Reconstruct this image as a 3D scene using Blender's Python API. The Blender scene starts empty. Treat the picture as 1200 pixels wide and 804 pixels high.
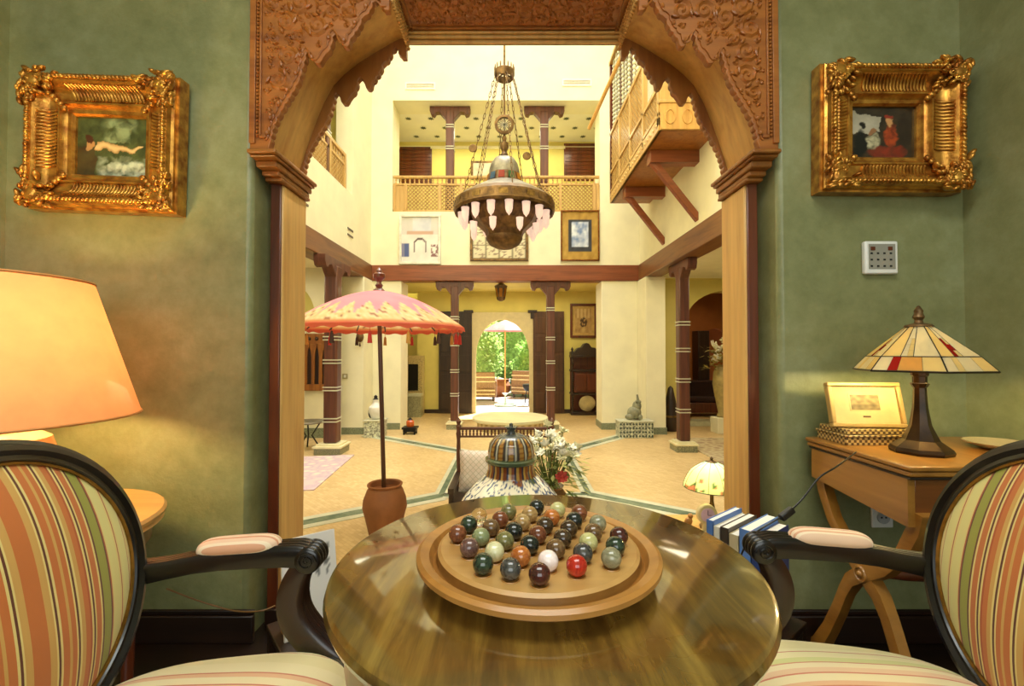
import bpy, math, random
from mathutils import Vector, Matrix, noise
random.seed(7)
PI = math.pi
sc = bpy.context.scene
COL = sc.collection

# ---------------------------------------------------------------- camera, world, light, exposure
CAM_H = 1.08
FPX = 533.0                       # focal length in pixels of a 1200 wide frame
TILT = math.atan(10 / FPX)
cam_d = bpy.data.cameras.new('camera'); cam = bpy.data.objects.new('camera', cam_d); COL.objects.link(cam)
cam.location = (0, 0, CAM_H); cam.rotation_euler = (PI / 2 + TILT, 0, 0)
cam_d.sensor_width = 36; cam_d.lens = 36 * FPX / 1200; cam_d.clip_start = 0.02; cam_d.clip_end = 200
sc.camera = cam
sc.view_settings.view_transform = 'Standard'; sc.view_settings.look = 'None'
sc.view_settings.exposure = 0.0; sc.view_settings.gamma = 1.0
sc.view_settings.use_curve_mapping = False

world = bpy.data.worlds.new('world'); sc.world = world; world.use_nodes = True
bgn = world.node_tree.nodes['Background']
skyn = world.node_tree.nodes.new('ShaderNodeTexSky'); skyn.sky_type = 'HOSEK_WILKIE'
skyn.sun_direction = (0.35, -0.3, 0.85); skyn.turbidity = 3.0; skyn.ground_albedo = 0.4
world.node_tree.links.new(skyn.outputs[0], bgn.inputs['Color']); bgn.inputs['Strength'].default_value = 1.0

def area(name, loc, rot, sx, sy, power, color, spread=PI):
    l = bpy.data.lights.new(name, 'AREA'); l.shape = 'RECTANGLE'; l.size = sx; l.size_y = sy
    l.energy = power; l.color = color; l.spread = spread
    o = bpy.data.objects.new(name, l); COL.objects.link(o); o.location = loc; o.rotation_euler = rot
    return o
def point(name, loc, power, color, r=0.03):
    l = bpy.data.lights.new(name, 'POINT'); l.energy = power; l.color = color; l.shadow_soft_size = r
    o = bpy.data.objects.new(name, l); COL.objects.link(o); o.location = loc
    return o
sun_d = bpy.data.lights.new('sun', 'SUN'); sun_d.energy = 20.0; sun_d.angle = 0.02; sun_d.color = (1, .95, .85)
sun = bpy.data.objects.new('sun', sun_d); COL.objects.link(sun); sun.rotation_euler = (math.radians(-28), math.radians(20), 0)
# daylight through the patio skylight; the other area lights are unseen added fill
area('skylight_daylight', (-.1, 5.6, 10.6), (0, 0, 0), 5.0, 5.6, 490, (1, .98, .93), 2.0)
area('window_daylight', (0.0, -2.35, 1.75), (PI / 2, 0, 0), 2.6, 1.7, 54, (.95, 1.0, .95))  # unseen fill behind the camera, added to brighten the room
area('parlour_ceiling_lamp', (0, .15, 2.97), (0, 0, 0), 1.8, .9, 46, (.96, 1.0, .93))  # added overhead fill without a fixture, lights walls and table from above
area('far_arcade_lamp', (0, 10.6, 2.52), (0, 0, 0), 3.6, .5, 40, (1, .88, .52))  # added fill under the far arcade ceiling, lifts the ambient level
area('left_arcade_lamp', (-3.9, 6.6, 2.5), (0, 0, 0), .8, 2.2, 28, (1, .9, .62))  # added ambient fill, left arcade, no fixture
area('right_arcade_lamp', (3.9, 7.6, 2.5), (0, 0, 0), .8, 2.0, 26, (1, .86, .58))  # added ambient fill, right arcade, no fixture
area('gallery_lamp', (-.3, 10.4, 6.1), (0, 0, 0), 3.6, .5, 45, (1, .92, .62))  # added ambient fill inside the upper gallery, no fixture
area('garden_room_lamp', (4.6, 11.6, 2.5), (0, 0, 0), 1.2, 1.2, 12, (1, .7, .4))  # added warm fill in the ochre inner room, no fixture

# ---------------------------------------------------------------- helpers
_f = Vector((0, math.cos(TILT), math.sin(TILT))); _u = Vector((0, -math.sin(TILT), math.cos(TILT)))
def at(px, py, Y):
    """the world point at depth Y seen at a pixel of the 1200x804 photograph"""
    d = _f * FPX + Vector((px - 600, 0, 0)) + _u * (402 - py)
    return Vector((0, 0, CAM_H)) + d * (Y / d.y)
def lin(c):
    return tuple(((x / 255) / 12.92 if x / 255 <= .04045 else ((x / 255 + .055) / 1.055) ** 2.4) for x in c[:3])
def mix(a, b, t): return tuple(a[i] + (b[i] - a[i]) * t for i in range(3))

class MB:
    def __init__(s): s.v = []; s.f = []; s.c = []
    def add(s, vs, fs, col=None):
        n = len(s.v); s.v += [tuple(v) for v in vs]; s.f += [tuple(i + n for i in f) for f in fs]
        if col is not None or s.c:
            s.c += [(0, 0, 0)] * (n - len(s.c)); s.c += (col if isinstance(col, list) else [col or (0, 0, 0)] * len(vs))
        return s
    def box(s, x0, x1, y0, y1, z0, z1, col=None):
        vs = [(x, y, z) for z in (z0, z1) for y in (y0, y1) for x in (x0, x1)]
        return s.add(vs, [(0, 2, 3, 1), (4, 5, 7, 6), (0, 1, 5, 4), (2, 6, 7, 3), (0, 4, 6, 2), (1, 3, 7, 5)], col)
    def obox(s, c, ax, ay, az, col=None):
        c = Vector(c); ax = Vector(ax); ay = Vector(ay); az = Vector(az)
        vs = [c + ax * i + ay * j + az * k for k in (-1, 1) for j in (-1, 1) for i in (-1, 1)]
        return s.add(vs, [(0, 2, 3, 1), (4, 5, 7, 6), (0, 1, 5, 4), (2, 6, 7, 3), (0, 4, 6, 2), (1, 3, 7, 5)], col)
    def beam(s, a, b, w, h, up=(0, 0, 1)):
        a = Vector(a); b = Vector(b); d = (b - a); u = Vector(up); sd = d.cross(u).normalized(); u2 = sd.cross(d).normalized()
        return s.obox((a + b) / 2, d / 2, sd * w / 2, u2 * h / 2)
    def lathe(s, prof, n=24, c=(0, 0, 0), col=None, a0=0, a1=2 * PI, colfn=None, sx=1, sy=1):
        full = abs(a1 - a0 - 2 * PI) < 1e-6; m = n if full else n + 1
        vs = []; fs = []; cs = []
        for r, z in prof:
            for i in range(m):
                a = a0 + (a1 - a0) * i / n
                vs.append((c[0] + r * math.cos(a) * sx, c[1] + r * math.sin(a) * sy, c[2] + z))
                if colfn: cs.append(colfn(a, r, z))
        for j in range(len(prof) - 1):
            for i in range(n):
                k = (i + 1) % m
                fs.append((j * m + i, j * m + k, (j + 1) * m + k, (j + 1) * m + i))
        if full and prof[0] != prof[-1]:
            if prof[0][0] > 1e-5: fs.append(tuple(range(m - 1, -1, -1)))
            if prof[-1][0] > 1e-5: fs.append(tuple((len(prof) - 1) * m + i for i in range(m)))
        return s.add(vs, fs, cs if colfn else col)
    def tube(s, pts, r, n=6, closed=False, col=None, cap=True):
        pts = [Vector(p) for p in pts]; N = len(pts); R = r if isinstance(r, (list, tuple)) else [r] * N
        vs = []; fs = []; up = None
        for i, p in enumerate(pts):
            t = (pts[(i + 1) % N] - pts[i - 1]) if closed else (pts[min(i + 1, N - 1)] - pts[max(i - 1, 0)])
            t.normalize() if t.length > 1e-9 else None
            if up is None:
                up = Vector((0, 0, 1)) if abs(t.z) < .9 else Vector((1, 0, 0))
            sd = t.cross(up)
            if sd.length < 1e-6: sd = t.cross(Vector((0, 1, .01)))
            sd.normalize(); up = sd.cross(t).normalized()
            for k in range(n):
                a = 2 * PI * k / n
                vs.append(p + sd * math.cos(a) * R[i] + up * math.sin(a) * R[i])
        for i in range(N if closed else N - 1):
            j = (i + 1) % N
            for k in range(n):
                l = (k + 1) % n
                fs.append((i * n + k, i * n + l, j * n + l, j * n + k))
        if cap and not closed:
            fs.append(tuple(range(n - 1, -1, -1))); fs.append(tuple((N - 1) * n + k for k in range(n)))
        return s.add(vs, fs, col)
    def sweep(s, pts, section, side, closed=False, scales=None):
        """section: list of (a, b); a along side vector, b along side x tangent"""
        pts = [Vector(p) for p in pts]; N = len(pts); m = len(section); vs = []; fs = []
        for i, p in enumerate(pts):
            t = (pts[(i + 1) % N] - pts[i - 1]) if closed else (pts[min(i + 1, N - 1)] - pts[max(i - 1, 0)])
            t.normalize(); sd = Vector(side(i) if callable(side) else side); sd = (sd - t * sd.dot(t)).normalized()
            b = sd.cross(t).normalized(); k = scales[i] if scales else 1
            for a_, b_ in section: vs.append(p + sd * a_ * k + b * b_ * k)
        for i in range(N if closed else N - 1):
            j = (i + 1) % N
            for k in range(m):
                l = (k + 1) % m
                fs.append((i * m + k, i * m + l, j * m + l, j * m + k))
        if not closed:
            fs.append(tuple(range(m - 1, -1, -1))); fs.append(tuple((N - 1) * m + k for k in range(m)))
        return s.add(vs, fs)
    def prism(s, poly, d0, d1, fn=lambda u, v, d: (u, d, v), col=None):
        n = len(poly)
        vs = [fn(u, v, d0) for u, v in poly] + [fn(u, v, d1) for u, v in poly]
        fs = [tuple(range(n)), tuple(range(2 * n - 1, n - 1, -1))] + [(i, i + n, (i + 1) % n + n, (i + 1) % n) for i in range(n)]
        return s.add(vs, fs, col)
    def ell(s, c, ax, ay, az, n=8, m=5, col=None):
        c = Vector(c); ax = Vector(ax); ay = Vector(ay); az = Vector(az); vs = [c - az]; fs = []
        for j in range(1, m):
            t = -PI / 2 + PI * j / m
            for i in range(n):
                a = 2 * PI * i / n
                vs.append(c + ax * math.cos(t) * math.cos(a) + ay * math.cos(t) * math.sin(a) + az * math.sin(t))
        vs.append(c + az); L = len(vs) - 1
        for i in range(n):
            k = (i + 1) % n
            fs.append((0, 1 + k, 1 + i)); fs.append((L, L - n + i, L - n + k))
            for j in range(m - 2): fs.append((1 + j * n + i, 1 + j * n + k, 1 + (j + 1) * n + k, 1 + (j + 1) * n + i))
        return s.add(vs, fs, col)
    def ball(s, c, r, n=10, m=6, col=None): return s.ell(c, (r, 0, 0), (0, r, 0), (0, 0, r), n, m, col)
    def grid(s, fn, nu, nv, colfn=None, closed_u=False):
        vs = []; fs = []; cs = []
        mu = nu if closed_u else nu + 1
        for j in range(nv + 1):
            for i in range(mu):
                vs.append(fn(i / nu, j / nv))
                if colfn: cs.append(colfn(i / nu, j / nv))
        for j in range(nv):
            for i in range(nu):
                k = (i + 1) % mu
                fs.append((j * mu + i, j * mu + k, (j + 1) * mu + k, (j + 1) * mu + i))
        return s.add(vs, fs, cs if colfn else None)
    def mesh(s, name, mat, smooth=35):
        me = bpy.data.meshes.new(name); me.from_pydata(s.v, [], s.f); me.materials.append(mat)
        if s.c:
            a = me.color_attributes.new('Col', 'FLOAT_COLOR', 'POINT')
            s.c += [(0, 0, 0)] * (len(s.v) - len(s.c))
            a.data.foreach_set('color', [x for c in s.c for x in (*c, 1.0)])
        if smooth:
            me.polygons.foreach_set('use_smooth', [True] * len(me.polygons)); me.set_sharp_from_angle(angle=math.radians(smooth))
        me.update(); return me
    def build(s, name, mat, parent=None, smooth=35, bevel=0, kind=None):
        o = bpy.data.objects.new(name, s.mesh(name, mat, smooth)); COL.objects.link(o)
        if parent: o.parent = parent
        if bevel:
            m = o.modifiers.new('bevel', 'BEVEL'); m.width = bevel; m.segments = 2; m.limit_method = 'ANGLE'; m.angle_limit = math.radians(40)
        if kind: o['kind'] = kind
        return o
def tag(o, label, cat, group=None, kind=None):
    o['label'] = label; o['category'] = cat
    if group: o['group'] = group
    if kind: o['kind'] = kind
    return o
def thing(name, label, cat, loc=(0, 0, 0), rz=0, group=None):
    o = bpy.data.objects.new(name, None); COL.objects.link(o); o.empty_display_size = .05
    o.location = loc; o.rotation_euler = (0, 0, rz); return tag(o, label, cat, group)
def struct(o, label=None):
    o['kind'] = 'structure'
    if label: o['label'] = label
    return o
def piece(name, me, parent, loc=(0, 0, 0), rot=(0, 0, 0), scale=(1, 1, 1)):
    o = bpy.data.objects.new(name, me); COL.objects.link(o); o.parent = parent
    o.location = loc; o.rotation_euler = rot; o.scale = scale; return o
def dup(root, loc, rot=None, label=None):
    r = root.copy(); COL.objects.link(r); r.location = loc
    if rot is not None: r.rotation_euler = rot
    if label: r['label'] = label
    for ch in list(root.children):
        c = ch.copy(); COL.objects.link(c); c.parent = r
        for g in ch.children:
            d = g.copy(); COL.objects.link(d); d.parent = c
    return r

# ---------------------------------------------------------------- materials
MATS = {}
def newmat(name):
    m = bpy.data.materials.new(name); m.use_nodes = True; nt = m.node_tree
    return m, nt, nt.nodes, nt.links, nt.nodes['Principled BSDF']
def ramp(N, stops, interp='LINEAR'):
    r = N.new('ShaderNodeValToRGB'); cr = r.color_ramp; cr.interpolation = interp
    while len(cr.elements) < len(stops): cr.elements.new(.5)
    for e, (p, c) in zip(cr.elements, stops): e.position = p; e.color = (*c, 1)
    return r
def coords(N, L, scale=(1, 1, 1), rot=(0, 0, 0), kind='Object'):
    t = N.new('ShaderNodeTexCoord'); mp = N.new('ShaderNodeMapping'); L.new(t.outputs[kind], mp.inputs[0])
    mp.inputs['Scale'].default_value = scale; mp.inputs['Rotation'].default_value = rot; return mp
def nz(N, L, src, scale, detail=4, rough=.55, dist=0):
    n = N.new('ShaderNodeTexNoise'); n.inputs['Scale'].default_value = scale; n.inputs['Detail'].default_value = detail
    n.inputs['Roughness'].default_value = rough; n.inputs['Distortion'].default_value = dist
    if src: L.new(src.outputs[0], n.inputs['Vector'])
    return n
def bump(N, L, B, h, strength, dist=.01):
    b = N.new('ShaderNodeBump'); b.inputs['Strength'].default_value = strength; b.inputs['Distance'].default_value = dist
    L.new(h, b.inputs['Height']); L.new(b.outputs[0], B.inputs['Normal']); return b
def plain(name, c, rough=.5, metal=0, var=.12, scale=9, bmp=0, bscale=60, coat=0, spec=.5, stretch=(1, 1, 1), c2=None):
    """a solid colour with soft mottling; c is 0-255 sRGB"""
    if name in MATS: return MATS[name]
    m, nt, N, L, B = newmat(name); mp = coords(N, L, stretch)
    n = nz(N, L, mp, scale, 5); a = lin(c)
    lo = lin(c2) if c2 else tuple(x * (1 - var * 1.6) for x in a); hi = a if c2 else tuple(min(1, x * (1 + var)) for x in a)
    r = ramp(N, [(.32, lo), (.68, hi)]); L.new(n.outputs[0], r.inputs[0]); L.new(r.outputs[0], B.inputs['Base Color'])
    B.inputs['Roughness'].default_value = rough; B.inputs['Metallic'].default_value = metal
    B.inputs['Coat Weight'].default_value = coat; B.inputs['Specular IOR Level'].default_value = spec; B.inputs['Coat Roughness'].default_value = .08
    if bmp:
        n2 = nz(N, L, mp, bscale, 4); bump(N, L, B, n2.outputs[0], bmp)
    MATS[name] = m; return m
def wood(name, c1, c2, axis=2, rough=.35, scale=3.0, coat=.15, fine=14, bmp=.08, rot=(0, 0, 0)):
    """grain stretched along one axis"""
    if name in MATS: return MATS[name]
    m, nt, N, L, B = newmat(name); s = [1, 1, 1]; s[axis] = .07
    mp = coords(N, L, s, rot); n = nz(N, L, mp, scale * 5, 6, .6, .6); n2 = nz(N, L, mp, scale * fine, 3, .5)
    r = ramp(N, [(.3, lin(c2)), (.5, mix(lin(c1), lin(c2), .35)), (.7, lin(c1))]); L.new(n.outputs[0], r.inputs[0])
    mx = N.new('ShaderNodeMixRGB'); mx.blend_type = 'MULTIPLY'; mx.inputs[0].default_value = .35
    L.new(r.outputs[0], mx.inputs[1]); L.new(n2.outputs[0], mx.inputs[2]); L.new(mx.outputs[0], B.inputs['Base Color'])
    B.inputs['Roughness'].default_value = rough; B.inputs['Coat Weight'].default_value = coat; B.inputs['Coat Roughness'].default_value = .15
    bump(N, L, B, n2.outputs[0], bmp, .004); MATS[name] = m; return m
def printmat(name, rough=.55, metal=0, coat=0, transl=0, emis=0):
    if name in MATS: return MATS[name]
    m, nt, N, L, B = newmat(name); a = N.new('ShaderNodeVertexColor'); a.layer_name = 'Col'
    L.new(a.outputs[0], B.inputs['Base Color']); B.inputs['Roughness'].default_value = rough; B.inputs['Metallic'].default_value = metal
    B.inputs['Coat Weight'].default_value = coat
    if transl:
        t = N.new('ShaderNodeBsdfTranslucent'); mx = N.new('ShaderNodeMixShader'); mx.inputs[0].default_value = transl
        L.new(a.outputs[0], t.inputs[0]); L.new(B.outputs[0], mx.inputs[1]); L.new(t.outputs[0], mx.inputs[2])
        L.new(mx.outputs[0], N['Material Output'].inputs[0])
    MATS[name] = m; return m
def transl(name, c, amt=.6, rough=.6, emis=0, ecol=None):
    if name in MATS: return MATS[name]
    m, nt, N, L, B = newmat(name); mp = coords(N, L); n = nz(N, L, mp, 14, 4); a = lin(c)
    r = ramp(N, [(.3, tuple(x * .88 for x in a)), (.7, a)]); L.new(n.outputs[0], r.inputs[0])
    L.new(r.outputs[0], B.inputs['Base Color']); B.inputs['Roughness'].default_value = rough
    t = N.new('ShaderNodeBsdfTranslucent'); mx = N.new('ShaderNodeMixShader'); mx.inputs[0].default_value = amt
    L.new(r.outputs[0], t.inputs[0]); L.new(B.outputs[0], mx.inputs[1]); L.new(t.outputs[0], mx.inputs[2])
    L.new(mx.outputs[0], N['Material Output'].inputs[0])
    if emis: B.inputs['Emission Color'].default_value = (*lin(ecol or c), 1); B.inputs['Emission Strength'].default_value = emis
    MATS[name] = m; return m
def glow(name, c, strength):
    if name in MATS: return MATS[name]
    m, nt, N, L, B = newmat(name); B.inputs['Base Color'].default_value = (*lin(c), 1)
    B.inputs['Emission Color'].default_value = (*lin(c), 1); B.inputs['Emission Strength'].default_value = strength
    MATS[name] = m; return m
def glassmat(name, c, rough=.02):
    if name in MATS: return MATS[name]
    m, nt, N, L, B = newmat(name); B.inputs['Base Color'].default_value = (*lin(c), 1)
    B.inputs['Transmission Weight'].default_value = 1; B.inputs['Roughness'].default_value = rough; B.inputs['IOR'].default_value = 1.45
    MATS[name] = m; return m
def tadelakt():
    m, nt, N, L, B = newmat('green_tadelakt'); mp = coords(N, L)
    n = nz(N, L, mp, 1.8, 6, .6, .1); n2 = nz(N, L, mp, 11, 7, .7, .1); n3 = nz(N, L, mp, 70, 3)
    r = ramp(N, [(.28, lin((106, 108, 65))), (.5, lin((132, 134, 90))), (.74, lin((157, 159, 119)))])
    mx = N.new('ShaderNodeMixRGB'); mx.inputs[0].default_value = .5; L.new(n.outputs[0], mx.inputs[1]); L.new(n2.outputs[0], mx.inputs[2])
    L.new(mx.outputs[0], r.inputs[0]); L.new(r.outputs[0], B.inputs['Base Color']); B.inputs['Roughness'].default_value = .42
    m2 = N.new('ShaderNodeMath'); m2.operation = 'ADD'; L.new(n2.outputs[0], m2.inputs[0]); L.new(n3.outputs[0], m2.inputs[1])
    bump(N, L, B, m2.outputs[0], .12, .01); return m
def stripes(name, stops, period, axis='Y', offset=0.0, rough=.6, weave=.15, mirror=False):
    """fabric stripes along one local axis"""
    m, nt, N, L, B = newmat(name); t = N.new('ShaderNodeTexCoord'); sp = N.new('ShaderNodeSeparateXYZ'); L.new(t.outputs['Object'], sp.inputs[0])
    a = N.new('ShaderNodeMath'); a.operation = 'MULTIPLY_ADD'; a.inputs[1].default_value = 1 / period; a.inputs[2].default_value = offset
    src = sp.outputs[axis]
    if mirror:
        ab = N.new('ShaderNodeMath'); ab.operation = 'ABSOLUTE'; L.new(src, ab.inputs[0]); src = ab.outputs[0]
    L.new(src, a.inputs[0]); fr = N.new('ShaderNodeMath'); fr.operation = 'FRACT'; L.new(a.outputs[0], fr.inputs[0])
    r = ramp(N, stops, 'CONSTANT'); L.new(fr.outputs[0], r.inputs[0]); L.new(r.outputs[0], B.inputs['Base Color'])
    B.inputs['Roughness'].default_value = rough; B.inputs['Sheen Weight'].default_value = .2
    n = N.new('ShaderNodeTexNoise'); n.inputs['Scale'].default_value = 500; bump(N, L, B, n.outputs[0], weave, .002); return m

M_GREEN = tadelakt()
M_CREAM = plain('cream_plaster', (238, 232, 198), .75, var=.04, scale=2.5, bmp=.05)
M_WHITE = plain('white_plaster', (241, 238, 220), .75, var=.03, scale=2.5, bmp=.05)
M_YELLOW = plain('yellow_plaster', (226, 212, 122), .7, var=.05, scale=2, bmp=.05)
M_ORANGE = plain('ochre_plaster', (168, 104, 42), .7, var=.1, scale=2)
M_CEDAR = wood('cedar', (176, 112, 44), (132, 74, 24), 2, .4, 3)
M_CEDARL = wood('pale_cedar', (236, 188, 108), (206, 150, 76), 2, .42, 3)
M_CARVE = wood('carved_cedar', (186, 112, 42), (140, 76, 24), 0, .45, 4)
M_LATT = wood('lattice_wood', (224, 184, 112), (196, 150, 78), 2, .5, 3)
M_BROWN = wood('brown_wood', (156, 84, 46), (118, 60, 30), 0, .45, 3)
M_POST = wood('reddish_wood', (116, 66, 42), (78, 42, 26), 2, .45, 3)
M_DARK = wood('dark_wood', (58, 36, 20), (30, 18, 10), 2, .4, 3)
M_MAHOG = wood('mahogany', (120, 54, 22), (70, 28, 12), 2, .3, 3, .3)
M_EBON = plain('ebonised_wood', (17, 12, 9), .3, var=.3, scale=20, coat=.15)
M_GILT = plain('gilt_edge', (150, 112, 48), .35, .7, var=.25, scale=30)
M_GOLD = plain('antique_gold', (222, 164, 70), .30, .75, var=.3, scale=26, bmp=.12, bscale=90, c2=(146, 84, 26))
M_GOLDD = plain('shaded_gold', (150, 96, 34), .4, .7, var=.3, scale=20, bmp=.2, bscale=70, c2=(96, 50, 16))  # deeper gold for the far picture frame
M_BRASS = plain('aged_brass', (150, 120, 70), .35, .9, var=.25, scale=18, c2=(90, 70, 40))
M_BRONZE = plain('dark_bronze', (128, 98, 58), .4, .55, var=.3, scale=14, c2=(76, 54, 32))
M_SILVER = plain('tarnished_silver', (140, 134, 120), .4, .6, var=.25, scale=14)
M_BLACKM = plain('black_metal', (22, 20, 18), .4, .5, var=.2)
M_BLACKP = plain('black_plastic', (14, 14, 14), .4, 0, var=.1)
M_WPLAST = plain('white_plastic', (232, 230, 222), .4, var=.02)
M_PRINT = printmat('printed_picture', .5)
M_CERAM = printmat('painted_ceramic', .18, coat=.3)
M_CLOTH = printmat('painted_cloth', .75, transl=.35)
M_LEAF = printmat('leaf', .55, transl=.35)
M_PAPER = plain('paper', (236, 232, 220), .8, var=.04)
# ---------------------------------------------------------------- the room: green tadelakt parlour
ZF = -0.5                         # the patio lies half a metre lower than the parlour
YW = 1.72
M_FLOORD = wood('dark_parquet', (46, 28, 16), (24, 14, 8), 0, .35, 2)
struct(MB().box(-2.3, 2.3, -2.6, 2.05, -.12, 0).build('floor', M_FLOORD), 'dark wooden parlour floor')
M_CEIL = plain('ceiling_plaster', (226, 218, 190), .8, var=.03)
struct(MB().box(-2.3, 2.3, -2.6, 2.0, 3.0, 3.12).build('ceiling', M_CEIL), 'pale parlour ceiling')
def bevbox(x0, x1, y0, y1, z0, z1, name, mat, bev): return MB().box(x0, x1, y0, y1, z0, z1).build(name, mat, bevel=bev)
wl = struct(bevbox(-2.3, -.99, YW, 2.0, -.1, 3.0, 'wall_arch_left', M_GREEN, .02), 'mottled green plaster wall left of the arch')
wr = struct(bevbox(1.012, 2.3, YW, 2.0, -.1, 3.0, 'wall_arch_right', M_GREEN, .02), 'mottled green plaster wall right of the arch')
struct(MB().box(-.99, 1.004, 1.76, 1.97, 2.64, 3.0).build('wall_arch_top', M_GREEN), 'green plaster above the arch')
struct(MB().box(-2.2, -1.925, -2.6, YW, 0, 3.0).build('wall_left', M_GREEN), 'green plaster side wall at the left edge')
struct(MB().box(1.715, 2.2, -2.6, YW, 0, 3.0).build('wall_right', M_GREEN), 'olive green plaster side wall at the right edge')
b = MB()                           # back wall with an unseen opening added for the room fill light
b.box(-2.2, -1.35, -2.6, -2.45, 0, 3.0).box(1.35, 2.2, -2.6, -2.45, 0, 3.0).box(-1.35, 1.35, -2.6, -2.45, 0, .85).box(-1.35, 1.35, -2.6, -2.45, 2.65, 3.0)
struct(b.build('wall_back', M_GREEN), 'green plaster wall behind the camera')
M_BASE = wood('baseboard_wood', (50, 28, 16), (28, 15, 9), 0, .35, 3)
for nm, x0, x1 in (('baseboard_left', -1.925, -.96), ('baseboard_right', .97, 1.715)):
    o = MB().box(x0, x1, YW - .02, YW, 0, .10).box(x0, x1, YW - .012, YW, .10, .118).build(nm, M_BASE, bevel=.004); struct(o, 'dark wooden baseboard')

# ---------------------------------------------------------------- the patio shell
XL, XR, YF = -2.88, 2.60, 9.25
ZB0, ZB1, ZG = 2.52, 2.84, 3.94   # beam bottom / top, gallery floor
def patio_floor():
    m, nt, N, L, B = newmat('bejmat_floor'); mp = coords(N, L, (1, 1, 1), (0, 0, .785))
    br = N.new('ShaderNodeTexBrick'); L.new(mp.outputs[0], br.inputs['Vector']); br.inputs['Scale'].default_value = 7
    br.inputs['Color1'].default_value = (*lin((230, 202, 148)), 1); br.inputs['Color2'].default_value = (*lin((214, 182, 124)), 1)
    br.inputs['Mortar'].default_value = (*lin((206, 172, 122)), 1); br.inputs['Mortar Size'].default_value = .012
    n = nz(N, L, mp, 1.2, 5); r = ramp(N, [(.3, (.78, .74, .66)), (.7, (1, 1, 1))]); L.new(n.outputs[0], r.inputs[0])
    mx = N.new('ShaderNodeMixRGB'); mx.blend_type = 'MULTIPLY'; mx.inputs[0].default_value = .8
    L.new(br.outputs[0], mx.inputs[1]); L.new(r.outputs[0], mx.inputs[2]); L.new(mx.outputs[0], B.inputs['Base Color'])
    B.inputs['Roughness'].default_value = .38; return m
M_BEJ = patio_floor()
fp = struct(MB().box(-6.5, 6.5, 2.05, 13.6, ZF - .1, ZF).build('floor_patio', M_BEJ), 'sand coloured tiled patio floor')
M_GSTR = plain('green_marble', (128, 142, 116), .25, var=.3, scale=8, c2=(88, 106, 84))
M_PSTR = plain('pale_marble', (206, 206, 178), .3, var=.1, scale=6)
def strip(a, b, w, mat, name, dz):
    a = Vector((*a, ZF + dz)); b_ = Vector((*b, ZF + dz)); d = (b_ - a).normalized(); s = Vector((-d.y, d.x, 0)) * w / 2
    MB().obox((a + b_) / 2, (b_ - a) / 2, s, (0, 0, .004)).build(name, mat, fp)
ctr = [(-.78, 5.0), (.85, 5.05), (.85, 7.25), (-.78, 7.2)]
outs = [(-2.6, 3.75), (2.55, 3.85), (2.45, 8.95), (-2.75, 8.65)]
for c, o in zip(ctr, outs):
    strip(c, o, .30, M_PSTR, 'marble_border', .001); strip(c, o, .12, M_GSTR, 'green_marble_strip', .004)
for i in range(4):
    strip(ctr[i], ctr[(i + 1) % 4], .16, M_PSTR, 'marble_border', .002); strip(ctr[i], ctr[(i + 1) % 4], .06, M_GSTR, 'green_marble_strip', .005)
struct(MB().box(-6, 6, 1.98, 2.05, 3.0, 10.6).build('wall_patio_near', M_CREAM), 'patio wall above the parlour')
# step between the two levels
st = MB().box(-2.3, 2.3, 1.98, 2.05, ZF, -.12).build('wall_step', M_CREAM); struct(st, 'riser of the step down to the patio')

# far wall: upper storey with the open gallery
def wall_x(x0, x1, z0, z1, y0, y1, holes):
    """wall facing the camera; holes (hx0, hx1, hz0, hz1) as rectangles"""
    b = MB(); xs = sorted({x0, x1, *[h[0] for h in holes], *[h[1] for h in holes]}); zs = sorted({z0, z1, *[h[2] for h in holes], *[h[3] for h in holes]})
    for i in range(len(xs) - 1):
        for k in range(len(zs) - 1):
            cx = (xs[i] + xs[i + 1]) / 2; cz = (zs[k] + zs[k + 1]) / 2
            if not any(h[0] < cx < h[1] and h[2] < cz < h[3] for h in holes): b.box(xs[i], xs[i + 1], y0, y1, zs[k], zs[k + 1])
    return b
def wall_arched(x0, x1, z0, z1, y0, y1, ox0, ox1, spring, top, n=20, pointed=False):
    b = MB(); b.box(x0, ox0, y0, y1, z0, z1); b.box(ox1, x1, y0, y1, z0, z1); cx = (ox0 + ox1) / 2; rx = (ox1 - ox0) / 2
    pts = [(cx - rx * math.cos(PI * i / n), spring + (top - spring) * math.sin(PI * i / n) ** (.8 if pointed else 1)) for i in range(n + 1)]
    for (xa, za), (xb, zb) in zip(pts, pts[1:]):
        b.add([(xa, y0, za), (xb, y0, zb), (xb, y0, z1), (xa, y0, z1), (xa, y1, za), (xb, y1, zb), (xb, y1, z1), (xa, y1, z1)],
              [(0, 1, 2, 3), (5, 4, 7, 6), (0, 4, 5, 1)])
    return b
gx0 = at(460, 200, YF).x; gx1 = at(703, 200, YF).x
ZT = 6.24
struct(wall_x(XL, XR, ZB1 - .02, 10.6, YF, YF + .55, [(gx0, gx1, ZG, ZT)]).build('wall_patio_far', M_CREAM), 'cream upper wall at the far side of the patio')
struct(MB().box(gx0 - .6, gx1 + .6, YF + .55, 11.2, ZG - .1, ZG).build('floor_gallery', M_CREAM), 'upper gallery floor')
gw = struct(MB().box(gx0 - .6, gx1 + .6, 11.1, 11.2, ZG, 6.4).build('wall_gallery', M_YELLOW), 'yellow back wall of the upper gallery')
MB().box(gx0 - .6, gx1 + .6, 11.07, 11.1, 6.06, 6.13).build('dado_line', M_CREAM, gw)
gc = struct(MB().box(gx0 - .6, gx1 + .6, YF + .55, 11.1, ZT, ZT + .1).build('ceiling_gallery', M_WHITE), 'white gallery ceiling stencilled with small stars')
for sx in (gx0 - .6, gx1 + .5): struct(MB().box(sx, sx + .1, YF + .55, 11.1, ZG, ZT).build('wall_gallery_side', M_YELLOW), 'yellow side wall of the upper gallery')
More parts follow.
